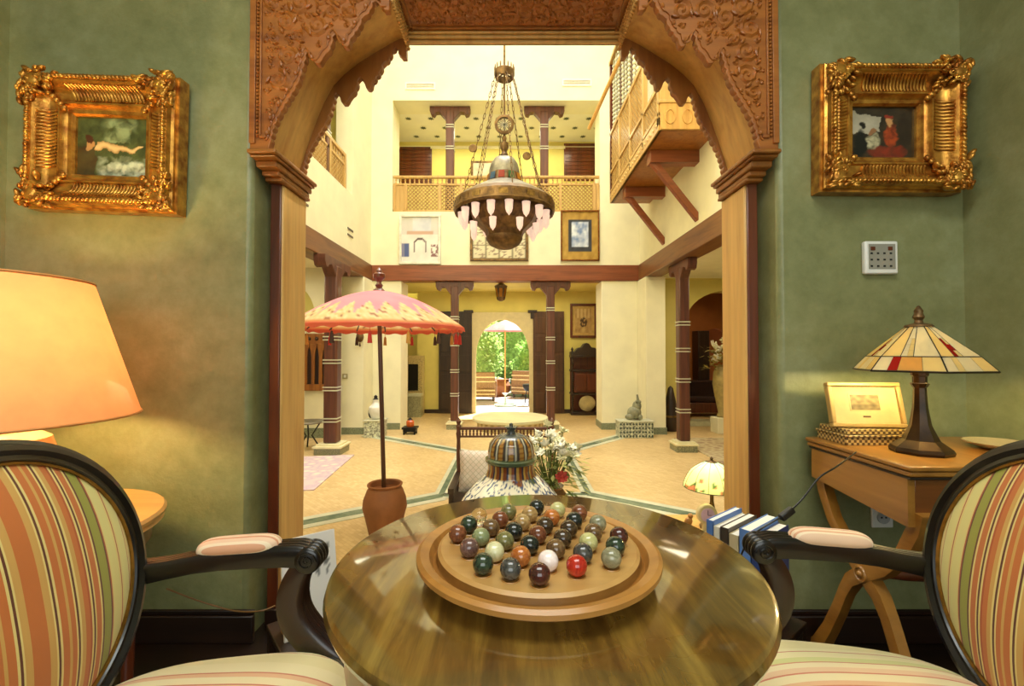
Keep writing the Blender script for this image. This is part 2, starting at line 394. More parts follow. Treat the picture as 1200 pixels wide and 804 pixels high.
M_STAR = plain('stencil_green', (92, 98, 74), .7)
sb = MB(); sb.prism([(.05 * (1 if i % 2 == 0 else .55) * math.cos(PI * i / 8), .05 * (1 if i % 2 == 0 else .55) * math.sin(PI * i / 8)) for i in range(16)], -.004, 0, lambda u, v, d: (u, v, d))
star_me = sb.mesh('star', M_STAR, 0)
for i in range(9):
    for j in range(3): piece('stencilled_star', star_me, gc, (gx0 + .15 + i * .5 + (.25 if j % 2 else 0), 9.98 + j * .42, ZT - .001), scale=(1.5, 1.5, 1))
# patio ceiling round the skylight
struct(wall_x(-6, 6, 2.0, 11.2, 0, .12, [(-2.5, 2.3, 3.0, 8.2)]).build('ceiling_patio', M_WHITE), 'white patio ceiling round the skylight')
o = bpy.data.objects['ceiling_patio']; me = o.data
me.transform(Matrix(((1, 0, 0, 0), (0, 0, 1, 0), (0, 1, 0, 10.6), (0, 0, 0, 1)))); me.flip_normals()
# side walls of the patio, upper storey
def wall_y(x0, x1, y0, y1, z0, z1, holes, name, mat):
    b = wall_x(y0, y1, z0, z1, x0, x1, holes); b.v = [(v[1], v[0], v[2]) for v in b.v]; b.f = [f[::-1] for f in b.f]
    return b.build(name, mat)
struct(wall_y(XL - .3, XL, 2.0, YF, ZB1 - .02, 10.6, [(5.2, 8.15, ZG - .04, 6.2)], 'wall_patio_left', M_CREAM), 'white upper wall along the left of the patio')
struct(wall_y(XR, XR + .3, 2.0, YF, ZB1 - .02, 10.6, [(5.95, 8.5, ZG, 6.3)], 'wall_patio_right', M_CREAM), 'cream upper wall along the right of the patio')
struct(MB().box(XL - 1.7, XL - 1.6, 4.5, 9.2, ZG, 6.4).build('wall_gallery_left', M_YELLOW), 'yellow wall of the left upper gallery')
struct(MB().box(XL - 1.7, XL - .3, 4.5, 9.2, ZG - .12, ZG - .04).build('floor_gallery_left', M_CREAM), 'left gallery floor')
struct(MB().box(XL - 1.7, XL - .3, 9.1, 9.2, ZG, 6.4).build('wall_gallery_left_end', M_YELLOW), 'end wall of the left gallery')
struct(MB().box(XL - 1.7, XL - .3, 4.5, 9.2, 6.3, 6.4).build('ceiling_gallery_left', M_WHITE), 'left gallery ceiling')
struct(MB().box(XR + 1.4, XR + 1.5, 5.2, 9.2, ZG, 6.6).build('wall_gallery_right', M_POST), 'dark room wall behind the balcony')
struct(MB().box(XR + .3, XR + 1.5, 5.2, 9.2, 6.3, 6.4).build('ceiling_gallery_right', M_WHITE), 'ceiling behind the balcony')
# beams round the patio
struct(MB().box(XL - .25, XR + .25, YF - .03, YF + .28, ZB0, ZB1).build('trim_1', M_BROWN, bevel=.01), 'reddish wooden beam along the far side of the patio')
M_BROWNY = wood('brown_beam', (142, 92, 44), (104, 62, 28), 1, .45, 3)
struct(MB().box(XL - .28, XL + .03, 2.05, YF - .03, ZB0, ZB1).build('trim_2', M_BROWNY, bevel=.01), 'brown wooden beam along the left of the patio')
struct(MB().box(XR - .03, XR + .28, 2.05, YF - .03, ZB0, ZB1).build('trim_3', M_BROWNY, bevel=.01), 'brown wooden beam along the right of the patio')
# corner pillars
M_DADO = plain('mosaic_grey', (132, 140, 112), .4, var=.4, scale=60)
def pillar(name, x0, x1, s, label):
    b = MB(); b.box(x0, x1, YF, YF + .6, ZF, ZB0)
    xs = (XR - .04, XR + .34) if s > 0 else (XL - .38, XL + .04)
    b.box(xs[0], xs[1], 8.7, YF + .3, ZF, ZB0); o = struct(b.build(name, M_CREAM, bevel=.01), label)
    MB().box(x0 - .012, x1 + .012, YF - .014, YF + .61, ZF, ZF + .13).box(xs[0] - .012, xs[1] + .012, 8.686, YF + .3, ZF, ZF + .13).build('mosaic_skirting', M_DADO, o)
pillar('pillar_left', at(470, 400, YF).x, XL + .04, -1, 'cream corner pillar left of the far arcade')
pillar('pillar_right', XR - .04, at(705, 400, YF).x, 1, 'cream corner pillar right of the far arcade') if False else pillar('pillar_right', at(705, 400, YF).x, XR - .04, 1, 'cream corner pillar right of the far arcade')
# arcades: ceilings, far wall with the garden door
struct(MB().box(-6.5, 6.5, YF + .28, 12.0, ZB0 + .1, ZB0 + .25).build('ceiling_arcade_far', M_YELLOW), 'arcade ceiling')
struct(MB().box(-6.5, XL - .28, 2.05, YF + .28, ZB0 + .1, ZB0 + .25).build('ceiling_arcade_left', M_CREAM), 'left arcade ceiling')
struct(MB().box(XR + .28, 6.5, 2.05, YF + .28, ZB0 + .1, ZB0 + .25).build('ceiling_arcade_right', M_CREAM), 'right arcade ceiling')
YB = 11.7
dx0, dx1 = at(557, 400, YB).x, at(621, 400, YB).x
sp, tp = at(589, 418, YB).z, at(589, 374, YB).z
struct(wall_arched(at(489, 400, YB).x, 3.2, ZF, 2.7, YB, YB + .3, dx0, dx1, sp, tp).build('wall_arcade_far', M_YELLOW), 'yellow back wall with an arched garden door')
struct(MB().box(-6.5, at(489, 400, YB).x, 12.5, 12.7, ZF, 2.7).build('wall_arcade_recess', M_YELLOW), 'yellow wall of the recess beside the garden door')
struct(MB().box(at(489, 400, YB).x, at(489, 400, YB).x + .1, YB + .3, 12.5, ZF, 2.7).build('wall_recess_side', M_YELLOW), 'side wall of the recess')
MB().box(at(489, 400, YB).x, dx0 - .05, YB - .02, YB, ZF, ZF + .1).build('skirting', M_DARK, bpy.data.objects['wall_arcade_far'])
MB().box(dx1 + .05, 3.2, YB - .02, YB, ZF, ZF + .1).build('skirting', M_DARK, bpy.data.objects['wall_arcade_far'])
# pale door surround standing proud of the wall
fx0, fx1 = at(553, 400, YB).x, at(625, 400, YB).x
o = wall_arched(fx0, fx1, ZF, at(589, 366, YB).z, YB - .03, YB, dx0 + .02, dx1 - .02, sp, tp - .01).build('trim_4', plain('door_surround', (214, 200, 160), .7, var=.05)); struct(o, 'pale arched surround of the garden door')
# left arcade end wall, with the arched niche and the outer wall
yl = 8.35
struct(wall_arched(-6.5, -3.2, ZF, 2.7, yl, yl + .2, -4.55, -3.62, 1.7, 2.32).build('wall_arcade_left_end', M_CREAM), 'cream end wall of the left arcade with an arched niche')
nb = struct(MB().box(-4.7, -3.5, yl + .2, yl + .3, ZF, 2.5).build('wall_niche_back', M_YELLOW), 'back of the arched niche')
MB().box(-4.55, -3.62, yl + .02, yl + .2, ZF, 1.45).build('niche_infill', M_CREAM, nb)
struct(MB().box(-6.5, -6.3, 2.05, yl, ZF, 2.7).build('wall_arcade_left', M_CREAM), 'outer wall of the left arcade')
MB().box(-6.3, -3.2, yl - .012, yl, ZF, ZF + .18).build('mosaic_skirting', M_DADO, bpy.data.objects['wall_arcade_left_end'])
# right arcade: wall with a wide arch into a darker ochre room
yr = 9.75
ra0 = at(803, 400, yr).x
struct(wall_arched(XR + .3, 6.5, ZF, 2.7, yr, yr + .3, ra0, ra0 + 2.0, 1.55, at(840, 340, yr).z, pointed=True).build('wall_arcade_right', M_YELLOW), 'yellow wall with a wide arch right of the patio')
r2 = at(818, 400, 13.0).x
struct(wall_arched(2.9, 8.5, ZF, 3.2, 13.0, 13.2, r2, r2 + 1.0, 1.2, at(830, 385, 13).z).build('wall_inner_room', M_ORANGE), 'ochre wall of the inner room with a small arch')
struct(MB().box(2.9, 8.5, 14.6, 14.7, ZF, 3.2).build('wall_inner_far', M_ORANGE), 'ochre wall seen through the small arch')
struct(MB().box(6.3, 6.5, 2.05, 13, ZF, 2.7).build('wall_arcade_outer_right', M_CREAM), 'outer wall of the right arcade')
struct(MB().box(2.9, 3.0, yr + .3, 13.0, ZF, 3.0).build('wall_inner_side', M_ORANGE), 'side wall of the inner room')
struct(MB().box(2.9, 8.5, 10.0, 14.7, 3.0, 3.1).build('ceiling_inner', M_ORANGE), 'ceiling of the inner room')
struct(MB().box(ra0 - .02, ra0 + 2.0, yr - .1, yr + .3, ZF, ZF + .1).build('trim_5', M_PSTR), 'pale stone step below the wide arch')
# terrace and garden ground
struct(MB().box(-9, 9, 13.6, 30, ZF - .1, ZF).build('ground_terrace', plain('terrace_stone', (206, 198, 206), .5, var=.08, scale=3)), 'pale stone garden terrace')
struct(MB().box(-2.9, 3.2, 12.0, 13.6, ZF, ZF + .004).build('ground_doorstep', plain('lavender_stone', (200, 192, 208), .35, var=.08, scale=3)), 'pale polished floor beyond the garden door')
# ---------------------------------------------------------------- carved wooden arch
def spiral(b, u, v, r, turns, sgn, a0, rad, fn, base):
    pts = []; rr = []; n = int(9 * turns)
    for i in range(n + 1):
        t = i / n; q = r * (1 - .86 * t); a = a0 + sgn * 2 * PI * turns * t
        pts.append(fn(u + q * math.cos(a), v + q * math.sin(a), base)); rr.append(rad * (1 - .35 * t))
    b.tube(pts, rr, 4)
def leafy(b, u, v, a, ln, wd, fn, base, ht):
    c = Vector(fn(u, v, base)); e = Vector(fn(u + math.cos(a) * ln, v + math.sin(a) * ln, base)) - c
    w = Vector(fn(u - math.sin(a) * wd, v + math.cos(a) * wd, base)) - c; h = Vector(fn(u, v, base - ht)) - c
    b.ell(c, e, w, h, 6, 4)
def scrollwork(inside, u0, u1, v0, v1, fn, rmin, rmax, tries, seed, base=0, rad=.0055, ht=.008):
    rnd = random.Random(seed); placed = []; b = MB()
    for k in range(tries):
        r = rmax if k < tries * .3 else (rmax + rmin) / 2 if k < tries * .6 else rmin
        u = rnd.uniform(u0, u1); v = rnd.uniform(v0, v1)
        if all(inside(u + r * math.cos(a), v + r * math.sin(a)) for a in (0, 1, 2, 3, 4, 5)) and all((u - p) ** 2 + (v - q) ** 2 > (r + s) ** 2 * .72 for p, q, s in placed):
            placed.append((u, v, r)); a0 = rnd.uniform(0, 6.28); sg = rnd.choice((-1, 1))
            spiral(b, u, v, r * .92, 1.6 if r > rmin * 1.2 else 1.1, sg, a0, rad * (.75 + .4 * r / rmax), fn, base)
            for j in range(3 if r > rmin * 1.2 else 2):
                a = a0 + sg * (.6 + j * 2.0); leafy(b, u + r * .8 * math.cos(a), v + r * .8 * math.sin(a), a + 1.0, r * .42, r * .17, fn, base, ht)
    return b
FR = [(354.5, 204), (357.5, 191), (362, 178), (370, 164), (377, 153), (381, 146), (385, 137), (389, 122), (391, 115), (393.6, 111), (396, 113), (398, 117), (399, 121), (401, 123.5), (405, 123.5), (407, 121), (409, 117), (412, 113),
      (416, 106), (418, 97), (421.5, 93), (425, 97), (427, 102), (428, 105), (430, 106.5), (433, 106.5), (435, 104), (436, 98), (440, 92), (444, 87), (447, 79), (451, 75), (455, 70), (458, 62), (463, 57), (466, 61), (468, 67), (470, 70), (475, 70)]
IN = [(346, 214), (350, 200), (355, 184), (361, 166), (369, 144), (378, 122), (389.5, 101), (402, 88), (417, 76), (431, 67), (444, 59), (456, 52), (466, 47), (475, 44)]
YP0, YP1 = 1.68, 1.98
def cusped(P):
    out = []
    for (x0, y0), (x1, y1) in zip(P, P[1:]):
        out.append((x0, y0)); L_ = math.hypot(x1 - x0, y1 - y0)
        if L_ > 6.2:
            k = max(1, round(L_ / 7)); nx, ny = -(y1 - y0) / L_, (x1 - x0) / L_
            for i in range(k):
                for q in (.25, .5, .75) if i == k - 1 else (.25, .5, .75, 1):
                    t_ = (i + q) / k; bl = 1.5 * math.sin(PI * q) ** .6 if q < 1 else 0
                    out.append((x0 + (x1 - x0) * t_ + nx * bl, y0 + (y1 - y0) * t_ + ny * bl))
    return out + [P[-1]]
FR = cusped(FR)
FRx = [(at(x, y, 1.97).x, at(x, y, 1.97).z) for x, y in FR]
INx = [(at(x, y, 1.96).x, at(x, y, 1.96).z) for x, y in IN]
XO, ZTOP = -.985, 2.62
arch = thing('carved_arch', 'carved cedar arch with scalloped fringe framing the view into the patio', 'arch', (0.008, 1.7, 0))
def A(b, nm, mat, parent=None, **k):
    b.v = [(x, y - 1.7, z) for x, y, z in b.v]; o = b.build(nm, mat, parent or arch, **k); return o
Z0 = FRx[0][1]
for s in (-1, 1):
    fnp = lambda u, v, d, s=s: (-s * u, d, v)
    def mk(poly, d0, d1):
        b = MB().prism(poly, d0, d1, fnp)
        if s < 0: b.f = [f[::-1] for f in b.f]
        return b
    poly = [(XO, Z0 - .02), (FRx[0][0], Z0 - .02)] + FRx[1:] + [(FRx[-1][0], ZTOP), (XO, ZTOP)]
    fp_ = A(mk(poly, YP0, YP0 + .03), 'front_spandrel', M_CARVE, bevel=.003)
    poly = [(max(x, XO + .025), z) for x, z in poly]
    A(mk(poly, 1.955, 1.985), 'back_spandrel', M_CEDAR, bevel=.003)
    poly2 = [(XO + .02, Z0 - .02), (INx[0][0], Z0 - .02)] + [p for p in INx if p[1] > Z0] + [(FRx[-1][0], ZTOP), (XO + .02, ZTOP)]
    A(mk(poly2, YP0 + .03, 1.955), 'intrados', M_CEDARL, smooth=60)
    # raised borders and scrollwork on the front face
    lo = [(x - .045, z + .03) for x, z in FRx[1::3]]
    bb = MB()
    for u0, u1, v0, v1 in ((XO, XO + .022, Z0, ZTOP), (XO + .036, XO + .044, Z0 + .03, ZTOP), (XO + .036, FRx[0][0] - .01, Z0 + .02, Z0 + .03)):
        bb.box(min(-s * u0, -s * u1), max(-s * u0, -s * u1), YP0 - .008, YP0, v0, v1)
    A(bb, 'border_fillet', M_CARVE, bevel=.002)
    bd = MB()
    zz = Z0 + .03
    while zz < ZTOP: bd.ball((-s * (XO + .029), YP0 - .003, zz), .006, 6, 4); zz += .014
    A(bd, 'bead_row', M_CARVE, kind='stuff')
    def inside(u, v):
        if u < XO + .05 or v < Z0 + .035 or v > ZTOP: return False
        # height of the fringe curve at this u
        best = min(FRx, key=lambda p: abs(p[0] - u))
        if u < FRx[0][0]: return True
        return v > best[1] + .055 and u < FRx[-1][0] - .05
    sw = scrollwork(inside, XO + .05, FRx[-1][0], Z0, ZTOP, lambda u, v, d, s=s: (-s * u, YP0 + d, v), .013, .046, 5200, 11 + s, 0, .0085, .012)
    A(sw, 'carved_scrollwork', M_CARVE, kind='stuff')
    # rolled lip following the fringe
    A(MB().tube([(-s * (x - .012), YP0 - .002, z + .014) for x, z in FRx], .004, 5), 'fringe_lip', M_CARVE)
    # small flowerets at the fringe tips of the back plate
    fl = MB()
    for x, z in FRx[3::9]: fl.ball((-s * (x - .012), YP0 - .004, z + .022), .009, 7, 5)
    A(fl, 'fringe_buds', M_CARVE, kind='stuff')
    # capital
    def cap(u0, u1, y0, y1, z0, z1, b): b.box(min(-s * u0, -s * u1), max(-s * u0, -s * u1), y0, y1, z0, z1)
    b = MB(); ci = -.925
    cap(XO - .008, ci + .040, YP0 - .008, 2.035, Z0 - .036, Z0 - .02, b); cap(XO - .004, ci + .032, YP0 + .006, 2.03, Z0 - .046, Z0 - .036, b)
    cap(XO, ci + .020, YP0 + .04, 2.028, Z0 - .070, Z0 - .046, b); cap(XO + .003, ci + .010, YP0 + .075, 2.026, Z0 - .090, Z0 - .070, b)
    cap(XO + .005, ci + .014, YP0 + .095, 2.026, Z0 - .104, Z0 - .090, b)
    A(b, 'capital', M_CEDAR, bevel=.006)
    # post: dark front strip and pale inner jamb are one squared post
    p = MB().box(min(-s * -.972, -s * ci), max(-s * -.972, -s * ci), 1.815, 2.02, .06, Z0 - .104)
    A(p, 'post', M_CEDARL, bevel=.008)
    A(MB().box(min(-s * -.972, -s * (ci - .006)), max(-s * -.972, -s * (ci - .006)), 1.805, 1.816, .06, Z0 - .104), 'post_facing', M_MAHOG, bevel=.003)
    A(MB().box(min(-s * -.974, -s * (ci + .02)), max(-s * -.974, -s * (ci + .02)), 1.79, 2.03, 0, .075), 'plinth', M_BASE, bevel=.006)
XI = FRx[-1][0]
zs_ = at(600, 38, 1.97).z
A(MB().box(XI, -XI, YP0 + .02, 1.985, zs_, zs_ + .06), 'soffit', M_CARVE)
A(MB().box(XI, -XI, YP0 - .01, YP0 + .03, zs_ - .02, ZTOP), 'lintel', M_CARVE)
cm = MB()
for y0, z0, z1 in ((1.955, -.012, .0), (1.965, -.026, -.014), (1.975, -.042, -.03)): cm.box(XI, -XI, y0, 1.995, zs_ + z0, zs_ + z1)
cm.box(XI, -XI, 1.985, 1.995, zs_ - .042, zs_)
A(cm, 'cornice', M_CEDARL, bevel=.003)
sw = scrollwork(lambda u, v: XI + .04 < u < -XI - .04 and YP0 + .05 < v < 1.925, XI, -XI, YP0, 1.98, lambda u, v, d: (u, v, zs_ + d), .009, .036, 5200, 5, 0, .006, .009)
A(sw, 'soffit_scrollwork', M_CARVE, kind='stuff')
fb = MB()
for x0, x1, y0, y1 in ((XI, -XI, 1.93, 1.94), (XI, -XI, YP0 + .035, YP0 + .045), (XI + .02, XI + .03, YP0, 1.98), (-XI - .03, -XI - .02, YP0, 1.98)): fb.box(x0, x1, y0, y1, zs_ - .008, zs_)
A(fb, 'soffit_fillet', M_CEDAR)
for s in (-1, 1):
    bd = MB()
    for j in range(3):
        for i in range(16): bd.ball((s * (XI + .004 + .0), YP0 + .02 + i * .0185, zs_ - .008 - j * .03), .0085, 6, 4)
    A(bd, 'carved_bead_strip', M_CEDARL, kind='stuff')
# ---------------------------------------------------------------- round table, solitaire board, marbles
def veneer():
    m, nt, N, L, B = newmat('walnut_veneer'); mp = coords(N, L, (1, .12, 1), (0, 0, 1.15))
    n = nz(N, L, mp, 26, 5, .6, .5); n2 = nz(N, L, mp, 110, 2); n3 = nz(N, L, coords(N, L), 3, 4)
    r = ramp(N, [(.3, lin((70, 48, 14))), (.46, lin((108, 78, 26))), (.6, lin((140, 108, 42))), (.75, lin((166, 134, 60)))]); L.new(n.outputs[0], r.inputs[0])
    mx = N.new('ShaderNodeMixRGB'); mx.blend_type = 'MULTIPLY'; mx.inputs[0].default_value = .4; L.new(r.outputs[0], mx.inputs[1]); L.new(n2.outputs[0], mx.inputs[2])
    L.new(mx.outputs[0], B.inputs['Base Color']); B.inputs['Coat Weight'].default_value = 1.0; B.inputs['Coat Roughness'].default_value = .07; B.inputs['Coat IOR'].default_value = 2.1
    r2 = ramp(N, [(.3, (.2, .2, .2)), (.7, (.36, .36, .36))]); L.new(n3.outputs[0], r2.inputs[0]); L.new(r2.outputs[0], B.inputs['Roughness']); return m
M_VEN = veneer()
TX, TY, TR, TZ = .057, .812, .362, .716
tb = thing('round_table', 'round polished walnut table holding the marble solitaire board', 'table', (TX, TY, 0))
b = MB(); b.lathe([(0, TZ - .03), (TR - .02, TZ - .03), (TR - .004, TZ - .024), (TR, TZ - .014), (TR - .003, TZ - .004), (TR - .01, TZ), (0, TZ)], 96)
b.build('tabletop', M_VEN, tb)
MB().lathe([(TR - .03, TZ - .11), (TR - .03, TZ - .03), (0, TZ - .03)], 64).build('apron', wood('apron_wood', (170, 122, 56), (128, 84, 34), 2, .35, 3, .3), tb)
MB().lathe([(.05, .08), (.06, .12), (.045, .16), (.035, .3), (.05, .42), (.065, .5), (.05, .56), (.12, TZ - .105)], 32).build('pedestal', M_MAHOG, tb)
for k in range(3):
    a = k * 2.094 + .5; d = Vector((math.cos(a), math.sin(a), 0))
    MB().tube([d * .03 + Vector((0, 0, .13)), d * .12 + Vector((0, 0, .11)), d * .2 + Vector((0, 0, .05)), d * .26 + Vector((0, 0, .018))], [.03, .026, .02, .018], 8).build('foot', M_MAHOG, tb)
BX, BY, BR = .043, .768, .199
M_BOARD = wood('board_wood', (198, 140, 66), (160, 104, 44), 0, .38, 2.2, .2)
M_BOARDL = wood('board_top_wood', (206, 160, 92), (182, 132, 68), 0, .45, 2.2, .1)
bo = thing('solitaire_board', 'round turned wooden solitaire board full of stone marbles', 'board game', (BX, BY, TZ))
prof = [(0, 0), (.135, 0), (.14, .004), (BR - .012, .022), (BR, .030), (BR, .037), (BR - .006, .041), (BR - .02, .037), (BR - .026, .026), (.172, .024), (.168, .028), (.1655, .040), (.160, .044), (0, .044)]
MB().lathe(prof[:12], 96).build('tray', M_BOARD, bo)
MB().lathe(prof[10:], 96).build('playing_disc', M_BOARDL, bo)
GR = math.radians(-20.7); GS = .0424; DZ = TZ + .044
MCOL = {'black': ((20, 22, 20), (44, 50, 44)), 'dkgreen': ((24, 32, 24), (60, 76, 56)), 'greyblk': ((34, 34, 34), (92, 90, 84)), 'maroon': ((46, 22, 20), (92, 44, 36)),
        'redbrown': ((84, 42, 26), (138, 82, 52)), 'cream': ((196, 192, 140), (220, 214, 172)), 'amber': ((150, 74, 28), (196, 124, 60)), 'white': ((236, 214, 206), (248, 234, 228)),
        'red': ((150, 26, 20), (196, 54, 34)), 'brown': ((78, 54, 34), (128, 98, 62)), 'jade': ((110, 122, 84), (150, 156, 112)), 'olive': ((84, 82, 46), (138, 132, 82)),
        'tan': ((140, 108, 62), (184, 152, 98)), 'grey': ((112, 110, 84), (158, 152, 120)), 'mauve': ((76, 50, 46), (122, 92, 84)), 'dkbrown': ((38, 28, 20), (84, 64, 42)), 'paleolive': ((170, 166, 104), (206, 200, 142))}
MM = {}
for k, (a, c) in MCOL.items():
    m, nt, N, L, B = newmat('marble_' + k); mp = coords(N, L); n = nz(N, L, mp, 75, 5, .6, 1.6)
    r = ramp(N, [(.34, lin(a)), (.66, lin(c))]); L.new(n.outputs[0], r.inputs[0]); L.new(r.outputs[0], B.inputs['Base Color'])
    B.inputs['Roughness'].default_value = .12; B.inputs['Coat Weight'].default_value = .4; MM[k] = m
MM['clear'] = glassmat('marble_clear', (236, 238, 226))
ROWS = [['dkgreen', 'greyblk', 'maroon'], ['mauve', 'cream', 'amber', 'white', 'red'], ['redbrown', 'jade', 'olive', 'black', 'brown', 'greyblk', 'grey'],
        ['dkgreen', 'brown', 'black', 'redbrown', 'dkbrown', 'paleolive', 'dkgreen'], ['clear', 'redbrown', 'tan', 'dkbrown', 'dkbrown', 'brown', 'maroon'],
        ['olive', 'tan', 'amber', 'black', 'grey'], ['black', 'paleolive', 'redbrown']]
CN = {'black': 'glossy black', 'dkgreen': 'dark green', 'greyblk': 'black and grey', 'maroon': 'dark maroon', 'redbrown': 'reddish brown', 'cream': 'pale cream', 'amber': 'amber orange', 'white': 'pinkish white',
      'red': 'bright red', 'brown': 'mid brown', 'jade': 'grey green', 'olive': 'olive green', 'tan': 'tan yellow', 'grey': 'mottled grey', 'mauve': 'mauve brown', 'dkbrown': 'dark brown', 'paleolive': 'pale olive', 'clear': 'clear glass'}
RN = ['nearest row', 'second row from front', 'third row from front', 'middle row', 'third row from back', 'second row from back', 'farthest row']
ON = ['first', 'second', 'third', 'fourth', 'fifth', 'sixth', 'seventh']
rm = .0152
mb_ = MB(); mb_.ball((0, 0, 0), rm, 20, 12); meM = {}
pit = MB(); pit.lathe([(.0105, .0006), (.0125, .0012), (.0135, .0002)], 16); pit_me = pit.mesh('pit', M_BOARD)
for i, row in enumerate(ROWS):
    for j, k in enumerate(row):
        gx = (j - (len(row) - 1) / 2) * GS; gy = (i - 3) * GS; x = BX + gx * math.cos(GR) - gy * math.sin(GR); y = BY - .004 + gx * math.sin(GR) + gy * math.cos(GR)
        if k not in meM: meM[k] = mb_.mesh('marble', MM[k], 180)
        o = bpy.data.objects.new('marble', meM[k]); COL.objects.link(o); o.location = (x, y, DZ + rm - .0006); o.rotation_euler = (i * 1.3, j * .9, i + j * 2.1)
        tag(o, f'{CN[k]} marble, {ON[j]} from left in the {RN[i]} of the board', 'marble', 'marbles on the solitaire board')
        piece('hole_rim', pit_me, bo, (x - BX, y - BY, .044))

# ---------------------------------------------------------------- armchairs
def S(c): return lin(c)
CR, PG, RD, DK, GN, OR, TN = S((226, 206, 130)), S((214, 206, 122)), S((176, 82, 34)), S((96, 44, 20)), S((150, 150, 52)), S((196, 110, 48)), S((206, 160, 84))
PALE = S((222, 214, 140))
STP = [(0, OR), (.05, TN), (.09, CR), (.105, DK), (.12, CR), (.135, OR), (.18, TN), (.20, OR), (.235, CR), (.25, DK), (.265, CR), (.28, TN), (.31, OR), (.35, RD), (.365, CR), (.38, DK), (.395, CR), (.41, OR), (.455, CR), (.47, DK), (.485, GN), (.565, DK), (.578, RD), (.588, CR), (.60, PALE), (.69, CR), (.71, RD), (.722, CR), (.735, PALE), (.84, RD), (.85, CR), (.93, PALE)]
M_STR = stripes('striped_satin_back', STP, .262, 'Y', 0, mirror=True)
SEATP = [(0, S((224, 212, 160))), (.2, S((230, 220, 172))), (.26, S((196, 120, 96))), (.275, S((228, 216, 166))), (.38, S((206, 204, 136))), (.46, S((200, 128, 100))), (.475, S((232, 214, 170))), (.55, S((226, 190, 150))), (.62, S((202, 120, 92))), (.64, S((230, 214, 168))), (.74, S((222, 176, 134))), (.80, S((200, 120, 90))), (.82, S((230, 218, 172)))]
M_SEAT = stripes('striped_satin_seat', SEATP, .2, 'Y', .1)
M_PAD = stripes('striped_satin_pad', [(0, S((226, 190, 158))), (.3, S((206, 140, 104))), (.45, S((232, 204, 172))), (.7, S((214, 158, 122))), (.85, S((234, 212, 180)))], .03, 'Y', 0)
def crom(P, k=6):
    P = [Vector(p) for p in P]; out = []
    for i in range(len(P) - 1):
        a, b_, c, d = P[max(i - 1, 0)], P[i], P[i + 1], P[min(i + 2, len(P) - 1)]
        for j in range(k):
            t_ = j / k; out.append(.5 * (2 * b_ + (c - a) * t_ + (2 * a - 5 * b_ + 4 * c - d) * t_ ** 2 + (3 * b_ - a - 3 * c + d) * t_ ** 3))
    return out + [P[-1]]
M_SUPP = wood('dark_walnut', (54, 30, 16), (26, 14, 8), 2, .3, 3, .3)
